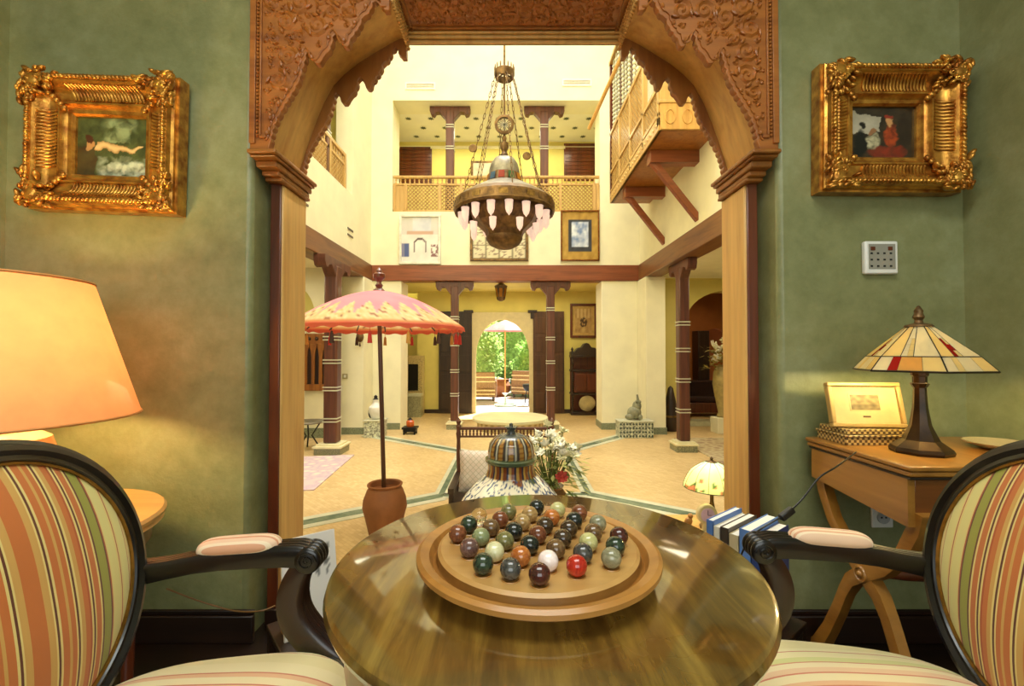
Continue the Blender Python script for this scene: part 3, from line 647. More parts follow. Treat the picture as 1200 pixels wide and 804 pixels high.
def armchair(label, loc, rz):
    t = thing('armchair', label, 'armchair', loc, rz, 'striped armchairs')
    # oval back; plane leans backwards
    zc, bb_, aa = .662, .250, .255; lean = math.radians(11); xb = -.235
    def bp(a, rr, off):      # a angle, rr scale offset (metres outward), off forward
        y = (aa + rr) * math.cos(a); h = (bb_ + rr) * math.sin(a)
        return Vector((xb - h * math.sin(lean) + off * math.cos(lean), y, zc + h * math.cos(lean) + off * math.sin(lean)))
    n = 72; ang = [2 * PI * i / n for i in range(n)]
    prof = [(.022, -.022), (.027, -.008), (.024, .006), (.016, .010), (.014, .016), (.004, .020), (-.004, .014), (-.012, .016), (-.018, .008), (-.018, -.022)]
    b = MB(); vs = []; m = len(prof)
    for a in ang:
        for r_, o_ in prof: vs.append(bp(a, r_, o_))
    b.add(vs, [(i * m + k, i * m + (k + 1) % m, ((i + 1) % n) * m + (k + 1) % m, ((i + 1) % n) * m + k) for i in range(n) for k in range(m)])
    b.build('back_frame', M_EBON, t)
    b = MB(); b.tube([bp(a, -.017, .010) for a in ang], .0035, 5, closed=True); b.build('back_piping', M_GILT, t)
    def dome(s):
        b = MB()
        def fn(u, v):
            a = 2 * PI * u; q = v; y = (aa - .016) * math.cos(a) * q; h = (bb_ - .016) * math.sin(a) * q
            off = s * (.006 + .045 * (1 - q ** 2.6))
            return Vector((xb - h * math.sin(lean) + off * math.cos(lean), y, zc + h * math.cos(lean) + off * math.sin(lean)))
        b.grid(fn, 56, 12, closed_u=True); return b
    dome(1).build('back_cushion', M_STR, t, 60); dome(-.35).build('back_cover', M_STR, t, 60)
    # seat
    def outline(a, grow=0):
        c, s_ = math.cos(a), math.sin(a); e = 2 / 3.2
        x = (.262 + grow) * (abs(c) ** e) * (1 if c >= 0 else -1); w = .265 + .035 * (x / .25)
        return x + .02, (w + grow) * (abs(s_) ** e) * (1 if s_ >= 0 else -1)
    b = MB()
    def sf(u, v):
        x, y = outline(2 * PI * u); q = 1 - (1 - v) ; z = .405 + .062 * (1 - v ** 3.2) ** .7
        return Vector((.02 + (x - .02) * v, y * v, z))
    b.grid(sf, 64, 14, closed_u=True); b.build('seat', M_SEAT, t, 60)
    b = MB(); vs = []; n = 64
    for z, g in ((.335, -.004), (.34, .004), (.352, .006), (.358, .001), (.395, .001), (.402, .006), (.41, .002), (.41, -.02)):
        for i in range(n): vs.append((*outline(2 * PI * i / n, g), z))
    b.add(vs, [(j * n + i, j * n + (i + 1) % n, (j + 1) * n + (i + 1) % n, (j + 1) * n + i) for j in range(7) for i in range(n)])
    b.build('seat_rail', M_EBON, t)
    # legs: fluted, tapering
    for lx, ly in ((.23, .25), (.23, -.25), (-.2, .2), (-.2, -.2)):
        b = MB(); pr = [(.012, 0), (.016, .01), (.014, .03), (.022, .25), (.026, .28), (.02, .29), (.03, .30), (.03, .34)]
        vs = []; n = 20
        for r_, z in pr:
            for i in range(n):
                rr = r_ * (1 if (i % 2 == 0 or z < .02 or z > .27) else .86); vs.append((lx + rr * math.cos(2 * PI * i / n) + (-.05 * (1 - z / .34) if lx < 0 else 0), ly + rr * math.sin(2 * PI * i / n), z))
        b.add(vs, [(j * n + i, j * n + (i + 1) % n, (j + 1) * n + (i + 1) % n, (j + 1) * n + i) for j in range(len(pr) - 1) for i in range(n)] + [tuple(range(n - 1, -1, -1))])
        b.build('leg', M_DARK, t)
    # back posts joining the oval to the seat
    for s in (-1, 1):
        MB().tube([(-.235, s * .13, .36), (-.232, s * .135, .42), (-.228, s * .15, .47)], [.022, .02, .018], 8).build('back_post', M_EBON, t)
    def rsec(w_, h_, k=4, amp=.10):      # rounded bar whose upper face carries reeds
        top_ = []
        for i in range(k * 4 + 1):
            q = i / (k * 4); x_ = w_ * (.92 - 1.84 * q); top_.append((x_, h_ * (1 - amp * (1 - abs(math.sin(PI * k * q))) - .12 * (2 * q - 1) ** 4)))
        return [(-w_ * .85, -h_), (w_ * .85, -h_), (w_, -h_ * .55), (w_, h_ * .5)] + top_ + [(-w_, h_ * .5), (-w_, -h_ * .55)]
    for s in (-1, 1):
        pts = [(-.262, s * .266, .594), (-.22, s * .272, .596), (-.17, s * .279, .602), (-.12, s * .285, .610), (-.06, s * .289, .617), (.02, s * .292, .622), (.08, s * .292, .626), (.112, s * .292, .626), (.13, s * .292, .622)]
        sc_ = [1.15, 1.05, .95, .95, 1.0, 1.08, 1.15, 1.2, 1.2]
        b = MB(); b.sweep(pts, [(-a_, -b_) for a_, b_ in rsec(.024, .021)], (0, 1, 0), scales=sc_)
        arm = b.build('arm', M_EBON, t, 50)
        # reeded scroll at the hand end: a drum lying across the arm
        dr = MB(); K_ = 33; R0 = .030
        prd = [(R0 * .2, -.0305)] + [(R0 * (1 - .13 * (1 - abs(math.sin(PI * 4 * i / (K_ - 1))))) if 0 < i < K_ - 1 else R0 * .86, -.029 + .058 * i / (K_ - 1)) for i in range(K_)] + [(R0 * .2, .0305)]
        dr.lathe(prd, 28); dr.v = [(.136 + x, s * .292 + z, .617 + y) for x, y, z in dr.v]; dr.build('arm_scroll', M_EBON, t, 50)
        for sd in (-1, 1):
            MB().tube([(.136 + .022 * (1 - k / 18) * math.cos(k * .75), s * .292 + sd * .0305, .617 + .022 * (1 - k / 18) * math.sin(k * .75)) for k in range(18)], .0024, 5).build('volute', M_EBON, arm)
        # padded armrest
        pd = MB()
        def pf(u, v_):
            x = -.118 + .188 * v_; a = 2 * PI * u; q = abs(2 * v_ - 1); e = max(0.0, 1 - q ** 5) ** .5
            return Vector((x, s * .2895 - .0275 * e * math.cos(a), .632 + .012 * v_ + .021 * e * math.sin(a) + .006 * e))
        pd.grid(pf, 24, 30, closed_u=True); pd.build('arm_pad', M_PAD, t, 80)
        # reeded arm support sweeping back and down to the seat rail
        sp_ = crom([(.122, s * .292, .600), (.104, s * .292, .565), (.097, s * .293, .525), (.105, s * .294, .485), (.13, s * .294, .448), (.165, s * .292, .415), (.205, s * .286, .385), (.235, s * .278, .35)], 4)
        b = MB(); b.sweep(sp_, [(-a_, -b_) for a_, b_ in rsec(.025, .024, 4, .22)], (0, 1, 0), scales=[.9 + .35 * math.sin(PI * i / (len(sp_) - 1)) for i in range(len(sp_))]); b.build('arm_support', M_SUPP, t, 50)
    return t
armchair('striped satin armchair with black oval back, left of the round table', (-.585, .745, 0), math.radians(1))
armchair('striped satin armchair with black oval back, right of the round table', (.705, .785, 0), PI - math.radians(3))

# ---------------------------------------------------------------- left: round side table and big shaded lamp
LX, LY = -1.395, 1.275
t = thing('side_table', 'small round pedestal table with light top under the big lamp', 'table', (LX, LY, 0))
MB().lathe([(0, .555), (.33, .555), (.342, .562), (.336, .57), (.345, .576), (.348, .588), (.34, .596), (0, .596)], 64).build('tabletop', wood('pine_top', (214, 164, 96), (190, 136, 70), 0, .35, 2, .3), t)
MB().lathe([(.30, .49), (.31, .50), (.31, .555), (0, .555)], 48).build('apron', M_MAHOG, t)
for k in range(4):
    a = k * PI / 2 + .35; x, y = .27 * math.cos(a), .27 * math.sin(a)
    MB().lathe([(.012, 0), (.02, .02), (.014, .05), (.018, .25), (.022, .4), (.026, .42), (.02, .44), (.024, .52)], 14, (x, y, 0)).build('leg', M_MAHOG, t)
t = thing('table_lamp', 'big table lamp with orange cone shade on a beige ceramic base', 'lamp', (LX - .085, LY, .596))
lz = .596
M_LSH = transl('orange_lamp_shade', (230, 156, 108), .22, .8)
zb, zt_ = at(60, 492, LY).z - lz, at(60, 326, LY).z - lz
b = MB(); b.lathe([(.345, zb), (.228, zt_)], 64); b.f = b.f[:-2]; b.build('shade', M_LSH, t, 60)
tr = MB(); tr.tube([(.345 * math.cos(i * PI / 32), .345 * math.sin(i * PI / 32), zb) for i in range(64)], .004, 5, True); tr2 = MB(); tr2.tube([(.228 * math.cos(i * PI / 32), .228 * math.sin(i * PI / 32), zt_) for i in range(64)], .004, 5, True)
tr.build('shade_trim', plain('shade_tape', (214, 150, 84), .7), t); tr2.build('shade_trim', plain('shade_tape', (214, 150, 84)), t)
M_BEIGE = plain('beige_ceramic', (214, 186, 138), .25, var=.06, coat=.3)
MB().lathe([(.09, 0), (.10, .01), (.09, .03), (.06, .05), (.08, .09), (.135, .15), (.15, .2), (.14, .235), (.095, .262), (.045, .272), (.05, .285), (.085, .292), (.088, .302), (.05, .31), (.02, .318), (0, .32)], 40).build('base', M_BEIGE, t)
MB().tube([(0, 0, .31), (0, 0, zb + .1)], .008, 8).build('stem', M_BRASS, t)
MB().ball((0, 0, zb + .11), .03, 14, 9).build('bulb', glow('warm_bulb', (255, 214, 150), 6), t)
point('table_lamp_light', (LX - .085, LY, lz + zb + .2), 26, (1, .80, .36), .09)

# ---------------------------------------------------------------- right: game table, stained glass lamp and small things
GX0, GX1, GY0, GY1, GZ = 1.075, 1.69, 1.235, 1.675, .768
t = thing('game_table', 'honey coloured folding card table with crossed curved legs by the right wall', 'table', ((GX0 + GX1) / 2, (GY0 + GY1) / 2, 0))
ox, oy = (GX0 + GX1) / 2, (GY0 + GY1) / 2
M_HONEY = wood('honey_wood', (186, 128, 52), (150, 96, 34), 1, .3, 2.5, .4)
M_HONEY_SHADED = wood('honey_wood_front', (150, 84, 34), (108, 56, 20), 0, .3, 2.5, .4)  # darker copy: shade on the front side and right legs put into colour
hx, hy = (GX1 - GX0) / 2, (GY1 - GY0) / 2
MB().box(-hx, hx, -hy, hy, GZ - .014, GZ).build('tabletop', M_HONEY, t, bevel=.004)
MB().box(-hx + .004, hx - .004, -hy + .004, hy - .004, GZ - .030, GZ - .0155).build('folding_leaf', M_HONEY, t, bevel=.004)
MB().box(-hx + .008, hx - .008, -hy + .008, hy - .008, GZ - .038, GZ - .031).build('leaf_moulding', M_DARK, t, bevel=.002)
n = 16       # end apron whose lower edge sweeps up in the middle
for sx in (-1, 1):
    poly = [(-hy + .02, GZ - .038), (hy - .02, GZ - .038), (hy - .02, GZ - .14)] + [((hy - .02) * (1 - 2 * i / n), GZ - .14 - .03 * (i / n) - .0 * math.sin(PI * i / n)) for i in range(1, n)] + [(-hy + .02, GZ - .17)]
    x0 = sx * (hx - .03); MB().prism(poly, min(x0, x0 + sx * .02), max(x0, x0 + sx * .02), lambda u, v, d: (d, u, v)).build('end_apron', M_HONEY, t)
MB().box(-hx + .03, hx - .03, -hy + .02, -hy + .04, GZ - .17, GZ - .038).build('front_apron', M_HONEY_SHADED, t, bevel=.002)
MB().box(-hx + .03, hx - .03, hy - .04, hy - .02, GZ - .14, GZ - .038).build('rear_apron', M_HONEY_SHADED, t, bevel=.002)
for sx in (-1, 1):
    for sy in (-1, 1):
        x = sx * (hx - .05 - (.0 if sy > 0 else .0))
        path = [(sy * (hy - .02), GZ - .13), (sy * (hy - .035), .58), (sy * (hy - .075), .50), (sy * .075, .425), (0, .375), (-sy * .055, .33), (-sy * .085, .28), (-sy * .12, .20), (-sy * .165, .11), (-sy * .215, .025), (-sy * .235, .0)]
        b = MB(); b.sweep([(x + .001 * sy, y, z) for y, z in path], [(-.017, -.021), (.017, -.021), (.02, 0), (.017, .021), (-.017, .021), (-.02, 0)], (1, 0, 0), scales=[1.0, .95, .9, 1, 1.15, 1, .9, .9, .95, 1.1, 1.2])
        b.build('curved_leg', M_HONEY if sx < 0 else M_HONEY_SHADED, t)
    r = MB(); r.tube([(sx * (hx - .05) + sx * .022, .022 * math.cos(i * PI / 8), .375 + .022 * math.sin(i * PI / 8)) for i in range(16)], .005, 6, True); r.ball((sx * (hx - .05) + sx * .022, 0, .375), .011); r.build('rosette', M_HONEY, t)
sp_ = [(.012, 0), (.018, .02), (.012, .05), (.02, .12), (.024, .2), (.014, .23), (.022, .25), (.014, .27), (.026, .5 * (2 * hx - .1))]
full = sp_ + [(r, (2 * hx - .1) - z) for r, z in sp_[::-1][1:]]
b = MB().lathe(full, 16); b.v = [(z - hx + .05, y, .375 + x) for x, y, z in b.v]; b.build('stretcher', M_MAHOG, t)

# art-deco stained glass lamp
AX, AY = 1.262, 1.41
t = thing('stained_glass_lamp', 'stained glass table lamp with faceted cream shade on the card table', 'lamp', (AX, AY, GZ))
def alz(py): return at(1075, py, AY).z - GZ
b = MB(); n = 8
pr = [(.076, 0), (.079, .008), (.074, .018), (.046, .04), (.027, .085), (.019, .14), (.016, .20), (.02, .205), (.024, .213), (.018, .216), (.018, .235), (.022, .238), (.022, .25), (0, .25)]
b.lathe(pr, 8); b.build('base', plain('blackened_bronze', (74, 52, 28), .3, .6, var=.3, scale=10, c2=(34, 24, 14)), t, 20)
MB().lathe([(.012, .25), (.012, .30), (.018, .305), (.018, .345)], 12).build('socket', M_BRASS, t)
zt2, zm, zb2 = alz(383), alz(418), alz(434)
rt, rmid, rb2 = .032, .134, .170
NS = 6; a_off = math.radians(8)
M_GLC = transl('cream_glass', (246, 226, 160), .6, .25); M_GLA = transl('amber_glass', (236, 190, 104), .6, .25); M_GLR = transl('red_glass', (170, 36, 20), .55, .25); M_GLW = transl('white_glass', (248, 238, 200), .6, .25); M_GLG = transl('green_glass', (90, 110, 70), .5, .25)
M_CAME = plain('lead_came', (46, 36, 22), .4, .6)
def facet(k, u, v):
    """point on facet k; u 0-1 across, v 0-1 down the shade"""
    a0 = a_off + 2 * PI * k / NS; a1 = a_off + 2 * PI * (k + 1) / NS
    if v < .72: q = v / .72; r = rt + (rmid - rt) * q; z = zt2 + (zm - zt2) * q
    else: q = (v - .72) / .28; r = rmid + (rb2 - rmid) * q; z = zm + (zb2 - zm) * q
    p0 = Vector((r * math.cos(a0), r * math.sin(a0), z)); p1 = Vector((r * math.cos(a1), r * math.sin(a1), z)); return p0.lerp(p1, u)
def pane(k, u0, u1, v0, v1, mat):
    e = .004; q = [facet(k, u0, v0), facet(k, u1, v0), facet(k, u1, v1), facet(k, u0, v1)]; nrm = (q[1] - q[3]).cross(q[2] - q[0]).normalized() * .0015
    c = sum(q, Vector()) / 4; q = [p.lerp(c, .015) for p in q]
    b = MB(); b.add([p + nrm for p in q] + [p - nrm for p in q], [(0, 1, 2, 3), (7, 6, 5, 4), (0, 4, 5, 1), (1, 5, 6, 2), (2, 6, 7, 3), (3, 7, 4, 0)]); b.build('glass_pane', mat, t, 0)
came = MB()
def cline(k, u0, v0, u1, v1, w=.002): came.tube([facet(k, u0, v0), facet(k, u1, v1)], w, 5)
for k in range(NS):
    pane(k, 0, .34, 0, .72, M_GLC); pane(k, .34, .56, 0, .30, M_GLW); pane(k, .56, 1, 0, .72, M_GLW)
    for j in range(3): pane(k, .34, .45, .30 + j * .14, .44 + j * .14, M_GLW if k % 2 else M_GLR); pane(k, .45, .56, .30 + j * .14, .44 + j * .14, M_GLR if (j == 1 and k % 2 == 0) else M_GLC)
    pane(k, 0, .22, .72, 1, M_GLW)
    pane(k, .22, .36, .72, 1, M_GLR if k % 2 else M_GLC); pane(k, .36, .7, .72, 1, M_GLA if k % 2 else M_GLW); pane(k, .7, 1, .72, 1, M_GLC)
    for u in (0, .34, .56): cline(k, u, 0, u, .72)
    cline(k, .45, .30, .45, .72, .0014)
    for j in range(3): cline(k, .34, .30 + j * .14, .56, .30 + j * .14, .0014)
    cline(k, 0, .72, 1, .72, .0024); cline(k, 0, 1, 1, 1, .003); cline(k, 0, 0, 1, 0, .003); cline(k, 0, .72, 0, 1, .0024)
    for u in (.22, .36, .7): cline(k, u, .72, u, 1, .0016)
    came.tube([facet(k, .78 + .11 * math.cos(i * PI / 8), .5 + .12 * math.sin(i * PI / 8)) for i in range(16)], .0014, 4, True)
    came.tube([facet(k, .53 + .09 * math.cos(i * PI / 8), .86 + .10 * math.sin(i * PI / 8)) for i in range(16)], .0014, 4, True)
came.build('lead_came', M_CAME, t)
MB().lathe([(.038, zt2), (.034, zt2 + .006), (.012, zt2 + .012), (.01, zt2 + .02), (.016, zt2 + .03), (.011, zt2 + .042), (.012, zt2 + .05), (.004, zt2 + .064), (0, zt2 + .066)], 12).build('finial', M_BRONZE, t)
MB().ball((0, 0, zb2 + .035), .024, 12, 8).build('bulb', MATS['warm_bulb'], t)
point('stained_lamp_light', (AX, AY, GZ + zb2 + .03), 22, (1, .80, .38), .03)

# inlaid boxes and the framed print on them
def inlay():
    m, nt, N, L, B = newmat('inlaid_box'); mp = coords(N, L, (1, 1, 1)); ck = N.new('ShaderNodeTexChecker'); ck.inputs['Scale'].default_value = 110; L.new(mp.outputs[0], ck.inputs[0])
    ck.inputs[1].default_value = (*lin((190, 160, 96)), 1); ck.inputs[2].default_value = (*lin((84, 56, 24)), 1); L.new(ck.outputs[0], B.inputs['Base Color']); B.inputs['Roughness'].default_value = .35; return m
M_INL = inlay()
bx = thing('inlaid_box', 'flat marquetry box with checkered inlay under the framed print', 'box', (1.235, 1.588, GZ), 0)
MB().box(-.125, .125, -.072, .072, 0, .026).build('body', M_INL, bx, bevel=.002)
MB().box(-.13, .13, -.077, .077, .027, .034).box(-.12, .12, -.068, .068, .034, .052).build('lid', M_INL, bx, bevel=.003)
pf_ = thing('framed_print', 'small cream framed print leaning back on the inlaid box', 'picture frame', (1.215, 1.555, GZ + .0525), math.radians(-6))
fw, fh = .118, .155; ln_ = math.radians(14)
def tilt(b): b.v = [(x, y * math.cos(ln_) + z * math.sin(ln_), z * math.cos(ln_) - y * math.sin(ln_)) for x, y, z in b.v]; return b
fb = MB(); 
for x0, x1, z0, z1 in ((-fw, fw, 0, .014), (-fw, fw, fh - .014, fh), (-fw, -fw + .014, .014, fh - .014), (fw - .014, fw, .014, fh - .014)): fb.box(x0, x1, -.012, .012, z0, z1)
tilt(fb).build('frame', plain('pale_gilt', (196, 160, 92), .4, .3), pf_, bevel=.003)
tilt(MB().box(-fw + .012, fw - .012, -.002, .010, .012, fh - .012)).build('mat_board', plain('cream_card', (204, 184, 120), .7), pf_)
def etch(u, v):
    x, y = u - .5, v - .5
    n_ = noise.noise((u * 7, v * 5, 1.7)); g = .5 + .4 * n_
    if v < .35: g *= .6
    return mix(lin((70, 54, 28)), lin((190, 164, 100)), max(0, min(1, g)))
pb = MB().grid(lambda u, v: (-.046 + .092 * u, -.004, .060 + .052 * v), 24, 16, etch); tilt(pb).build('print', M_PRINT, pf_)
tilt(MB().box(-.05, .05, -.0035, -.002, .056, .060).box(-.05, .05, -.0035, -.002, .112, .116).box(-.05, -.046, -.0035, -.002, .06, .112).box(.046, .05, -.0035, -.002, .06, .112)).build('slip', plain('slip_gilt', (214, 184, 120), .4, .3), pf_)
tilt(MB().box(-.012, .012, -.0035, -.002, .034, .040)).build('caption_plate', M_BRONZE, pf_)
# dish behind the chair
ds = MB().lathe([(0, .004), (.04, 0), (.05, .004), (.085, .018), (.09, .022), (.085, .024), (.05, .012), (0, .010)], 32).build('shallow_dish', plain('stone_dish', (190, 170, 124), .4)); ds.location = (1.56, 1.46, GZ); tag(ds, 'shallow stone dish at the back of the card table', 'dish')
# cable with an inline switch
c0 = [at(1003, 513, 1.40), at(980, 530, 1.235), at(960, 560, 1.2), at(940, 585, 1.18), at(922, 602, 1.16), at(905, 612, 1.15), at(880, 630, 1.16), at(866, 660, 1.2), at(858, 720, 1.25)]
c0[0].z = GZ + .004; c0[1].z = GZ + .003; c0[1].y = 1.232
cb = thing('lamp_cable', 'black lamp cable with inline switch hanging from the card table', 'cable', tuple(c0[4]))
MB().tube([p - c0[4] for p in crom(c0)], .0022, 6).build('cord', M_BLACKP, cb)
dd = (c0[5] - c0[3]).normalized()
MB().obox((0, 0, 0), dd * .022, dd.cross(Vector((0, 0, 1))).normalized() * .007, dd.cross(Vector((0, 1, 0))).normalized() * .008).build('switch', M_BLACKP, cb, bevel=.003)
# thermostat and outlet
tm = thing('wall_control_panel', 'white square control panel on the green wall under the right painting', 'control panel', tuple(at(1028, 303, YW)))
MB().box(-.062, .062, -.022, 0, -.062, .062).build('housing', M_WPLAST, tm, bevel=.006)
MB().box(-.050, .050, -.0235, -.022, -.044, .05).build('display', plain('grey_display', (150, 146, 132), .3, var=.05), tm)
bt = MB()
for i in range(4):
    for j in range(3): bt.box(-.044 + i * .024, -.036 + i * .024, -.025, -.0235, -.036 + j * .024, -.030 + j * .024)
bt.build('display_marks', M_BLACKP, tm); 
for x_ in (-.035, .03): MB().box(x_ - .008, x_ + .008, -.0255, -.0235, .026, .040).build('button', M_MAHOG, tm)
ou = thing('wall_outlet', 'white double socket low on the green wall behind the card table', 'socket', tuple(at(1032, 605, YW)))
MB().box(-.04, .04, -.01, 0, -.04, .04).build('plate', M_WPLAST, ou, bevel=.004)
so = MB().lathe([(.021, 0), (.023, .001), (.023, .006), (.018, .004), (0, .004)], 20); so.v = [(x, -.0105 - z, y) for x, y, z in so.v]; so.build('socket_well', plain('socket_grey', (180, 180, 176), .4), ou)
for x_ in (-.008, .008): MB().box(x_ - .003, x_ + .003, -.016, -.0145, -.003, .003).build('socket_hole', M_BLACKP, ou)

# ---------------------------------------------------------------- ornate gilt frames
def ornate(label, w, h, bw, depth, paintfn, loc, rot, seed):
    t = thing('framed_painting', label, 'painting', loc); t.rotation_euler = rot
    rnd = random.Random(seed); d = depth
    prof = [(0, 0), (0, d * .55), (.008, d * .58), (.008, d * .72), (.016, d * .78), (.020, d * .96), (.030, d), (.042, d * .97), (.050, d * .84), (.055, d * .72), (.064, d * .60), (.076, d * .52), (.090, d * .48), (.100, d * .50), (.104, d * .58), (.110, d * .58), (.114, d * .46), (.124, d * .36), (bw - .006, d * .34), (bw, d * .22), (bw, d * .10)]
    def pt(side, s, q, e):    # side 0 bottom,1 right,2 top,3 left; s along, q inset, e out
        if side == 0: return (s, -e, -h / 2 + q)
        if side == 1: return (w / 2 - q, -e, s)
        if side == 2: return (s, -e, h / 2 - q)
        return (-w / 2 + q, -e, s)
    b = MB(); vs = []; m = len(prof)
    for cx, cz in ((-1, -1), (1, -1), (1, 1), (-1, 1)):
        for q, e in prof: vs.append((cx * (w / 2 - q), -e, cz * (h / 2 - q)))
    b.add(vs, [(i * m + k, ((i + 1) % 4) * m + k, ((i + 1) % 4) * m + k + 1, i * m + k + 1) for i in range(4) for k in range(m - 1)])
    b.build('moulding', M_GOLD, t, 30)
    for side in range(4):
        L_ = (w if side % 2 == 0 else h) / 2 - .150; fl = MB(); s = -L_
        while s <= L_:
            fl.tube([pt(side, s + .0035 * k, q, e + .003) for k, (q, e) in enumerate(prof[8:14])], .0052, 6); s += .0125
        fl.build('fluting', M_GOLD, t, 60, kind='stuff')
        rp = MB(); L2 = (w if side % 2 == 0 else h) / 2 - .05; s = -L2
        while s <= L2:
            c = Vector(pt(side, s, .030, d)); e1 = Vector(pt(side, s + .011, .036, d)) - c; e2 = Vector(pt(side, s - .003, .038, d)) - c
            rp.ell(c, e1, e2, (0, -.009 - .004 * rnd.random(), 0), 6, 4); s += .0145
        rp.build('leaf_edge', M_GOLD, t, 60, kind='stuff')
    for cx in (-1, 1):
        for cz in (-1, 1):
            c = MB(); o = lambda q, r_, e: Vector((cx * (w / 2 - q), -e, cz * (h / 2 - r_)))
            c.ell(o(.045, .045, d), (.030, 0, 0), (0, 0, .030), (0, -.014, 0), 10, 6)
            for k in range(44):
                a = rnd.uniform(-.05, PI / 2 + .05); rr = rnd.uniform(.012, .135)
                q = .004 + rr * math.cos(a); r_ = .004 + rr * math.sin(a); e = d * (1.02 - .35 * max(0, min(1, (min(q, r_) - .04) / .06)))
                p = o(q, r_, e); al = a + rnd.uniform(-.7, .7); ln2 = rnd.uniform(.012, .022)
                c.ell(p, (cx * -math.cos(al) * ln2, -.004, cz * -math.sin(al) * ln2), (cx * math.sin(al) * .008, 0, -cz * math.cos(al) * .008), (0, -rnd.uniform(.009, .017), 0), 7, 4)
            for k in range(4):
                a = rnd.uniform(0, PI / 2); p = o(.03 + .05 * math.cos(a), .03 + .05 * math.sin(a), d * .98); r_ = rnd.uniform(.012, .018)
                c.tube([p + Vector((r_ * (1 - .8 * i / 14) * math.cos(i * .7), -.006 - .0004 * i, r_ * (1 - .8 * i / 14) * math.sin(i * .7))) for i in range(15)], .0042, 5)
            # long leaf running to the sight edge
            for k in range(5): p = o(.075 + .013 * k, .075 + .013 * k, d * (.66 - .02 * k)); c.ell(p, (.013, 0, 0), (0, 0, .013), (0, -.010, 0), 7, 4)
            c.build('corner_ornament', M_GOLD, t, 60)
    iw, ih = w / 2 - bw, h / 2 - bw
    MB().grid(lambda u, v: (-iw + 2 * iw * u, -d * .12, -ih + 2 * ih * v), 96, 72, paintfn).build('canvas', printmat('oil_canvas', .3, coat=.2), t)
    return t
def fbm(u, v, s, z=0): return noise.fractal((u * s, v * s, z), 1.0, 2.0, 4)
def warp(u, v): return u + .05 * fbm(u, v, 6, 11), v + .06 * fbm(u, v, 6, 13)
def nude(u, v):
    u, v = warp(u, v)
    base = mix(lin((38, 44, 20)), lin((96, 104, 52)), .5 + .5 * fbm(u, v, 7, 3))
    if v > .6 and .3 < u < .86: base = mix(base, lin((150, 164, 112)), max(0, min(1, (.5 + .9 * fbm(u, v, 7, 1)) * min(1, 6 * (u - .3), 6 * (.86 - u)))))
    if v < .34 and u > .28: base = mix(base, lin((206, 212, 178)), max(0, min(1, (.55 + 1.1 * fbm(u, v, 8, 5)) * min(1, 8 * (u - .28), 5 * (.38 - v)))))
    if v < .5 and u < .28: base = mix(base, lin((74, 38, 16)), .6)
    # reclining figure: torso, hips and legs tapering to the right, head left
    cy = .50 + .03 * math.sin(u * 7); th = .085 * max(0, 1 - abs(u - .45) / .55) ** .6
    if .28 < u < .93 and abs(v - cy) < th: base = mix(lin((232, 196, 128)), lin((176, 124, 66)), (abs(v - cy) / th) ** 2)
    if (u - .18) ** 2 + ((v - .53) * .8) ** 2 < .0055: base = lin((190, 140, 82))
    if (u - .16) ** 2 + ((v - .62) * .8) ** 2 < .004: base = lin((82, 40, 16))
    return base
def tavern(u, v):
    u, v = warp(u, v)
    base = mix(lin((26, 20, 12)), lin((66, 50, 30)), .5 + .5 * fbm(u, v, 6, 9))
    if u < .46 and v > .5 and v < .9 - .2 * u: base = mix(lin((150, 140, 116)), lin((196, 186, 160)), .5 + .5 * fbm(u, v, 4, 2))
    def blob(cu, cv, ru, rv, c, k=1.0):
        nonlocal base
        d_ = ((u - cu) / ru) ** 2 + ((v - cv) / rv) ** 2
        if d_ < 1: base = mix(base, c, k * min(1, 2.2 * (1 - d_)))
    blob(.16, .28, .14, .30, lin((16, 16, 12))); blob(.19, .64, .06, .08, lin((26, 20, 14)))
    blob(.36, .32, .11, .17, mix(lin((196, 186, 146)), lin((100, 92, 66)), max(0, min(1, .5 + fbm(u, v, 12, 4)))))
    blob(.35, .52, .05, .07, lin((150, 104, 66)))
    blob(.63, .46, .12, .24, mix(lin((176, 70, 26)), lin((110, 36, 14)), max(0, min(1, .5 + fbm(u, v, 10, 6)))))
    blob(.62, .70, .05, .08, lin((206, 150, 92))); blob(.61, .80, .07, .06, lin((150, 44, 22)))
    blob(.84, .5, .12, .4, lin((40, 26, 14)), .7); blob(.6, .12, .34, .14, lin((150, 46, 22)), .6 + .4 * fbm(u, v, 10, 7))
    return base
def centre(x0, x1, y0, y1, Y): return at((x0 + x1) / 2, (y0 + y1) / 2, Y)
p = at(136, 173, YW - .02); ornate('gilt framed painting of a pale reclining figure among green drapery', .55, .50, .142, .085, nude, (p.x - .01, YW - .012, p.z), (math.radians(2.0), math.radians(2.2), 0), 3)
p = at(1035, 155, YW - .02); ornate('gilt framed dark painting of seated figures in red by a window', .525, .475, .142, .085, tavern, (p.x, YW - .006, p.z), (math.radians(1.0), math.radians(.3), 0), 8)

# thin cable along the foot of the left wall, and a small switch beside the big lamp
c1 = [at(195, 690, 1.69), at(235, 705, 1.69), at(275, 716, 1.69), at(305, 716, 1.66), at(322, 710, 1.7)]
o = MB().tube([p - c1[2] for p in crom(c1)], .003, 5).build('wall_cable', plain('brown_cable', (120, 84, 40), .5)); o.location = c1[2]; tag(o, 'thin brown cable running low along the left green wall', 'cable')
p = at(141, 446, YW); o = thing('wall_switch', 'small beige switch on the green wall beside the big lamp shade', 'switch', tuple(p))
MB().box(-.022, .022, -.012, 0, -.036, .036).build('plate', M_BEIGE, o, bevel=.004); MB().box(-.010, .010, -.017, -.012, -.016, .016).build('rocker', M_WPLAST, o, bevel=.002)
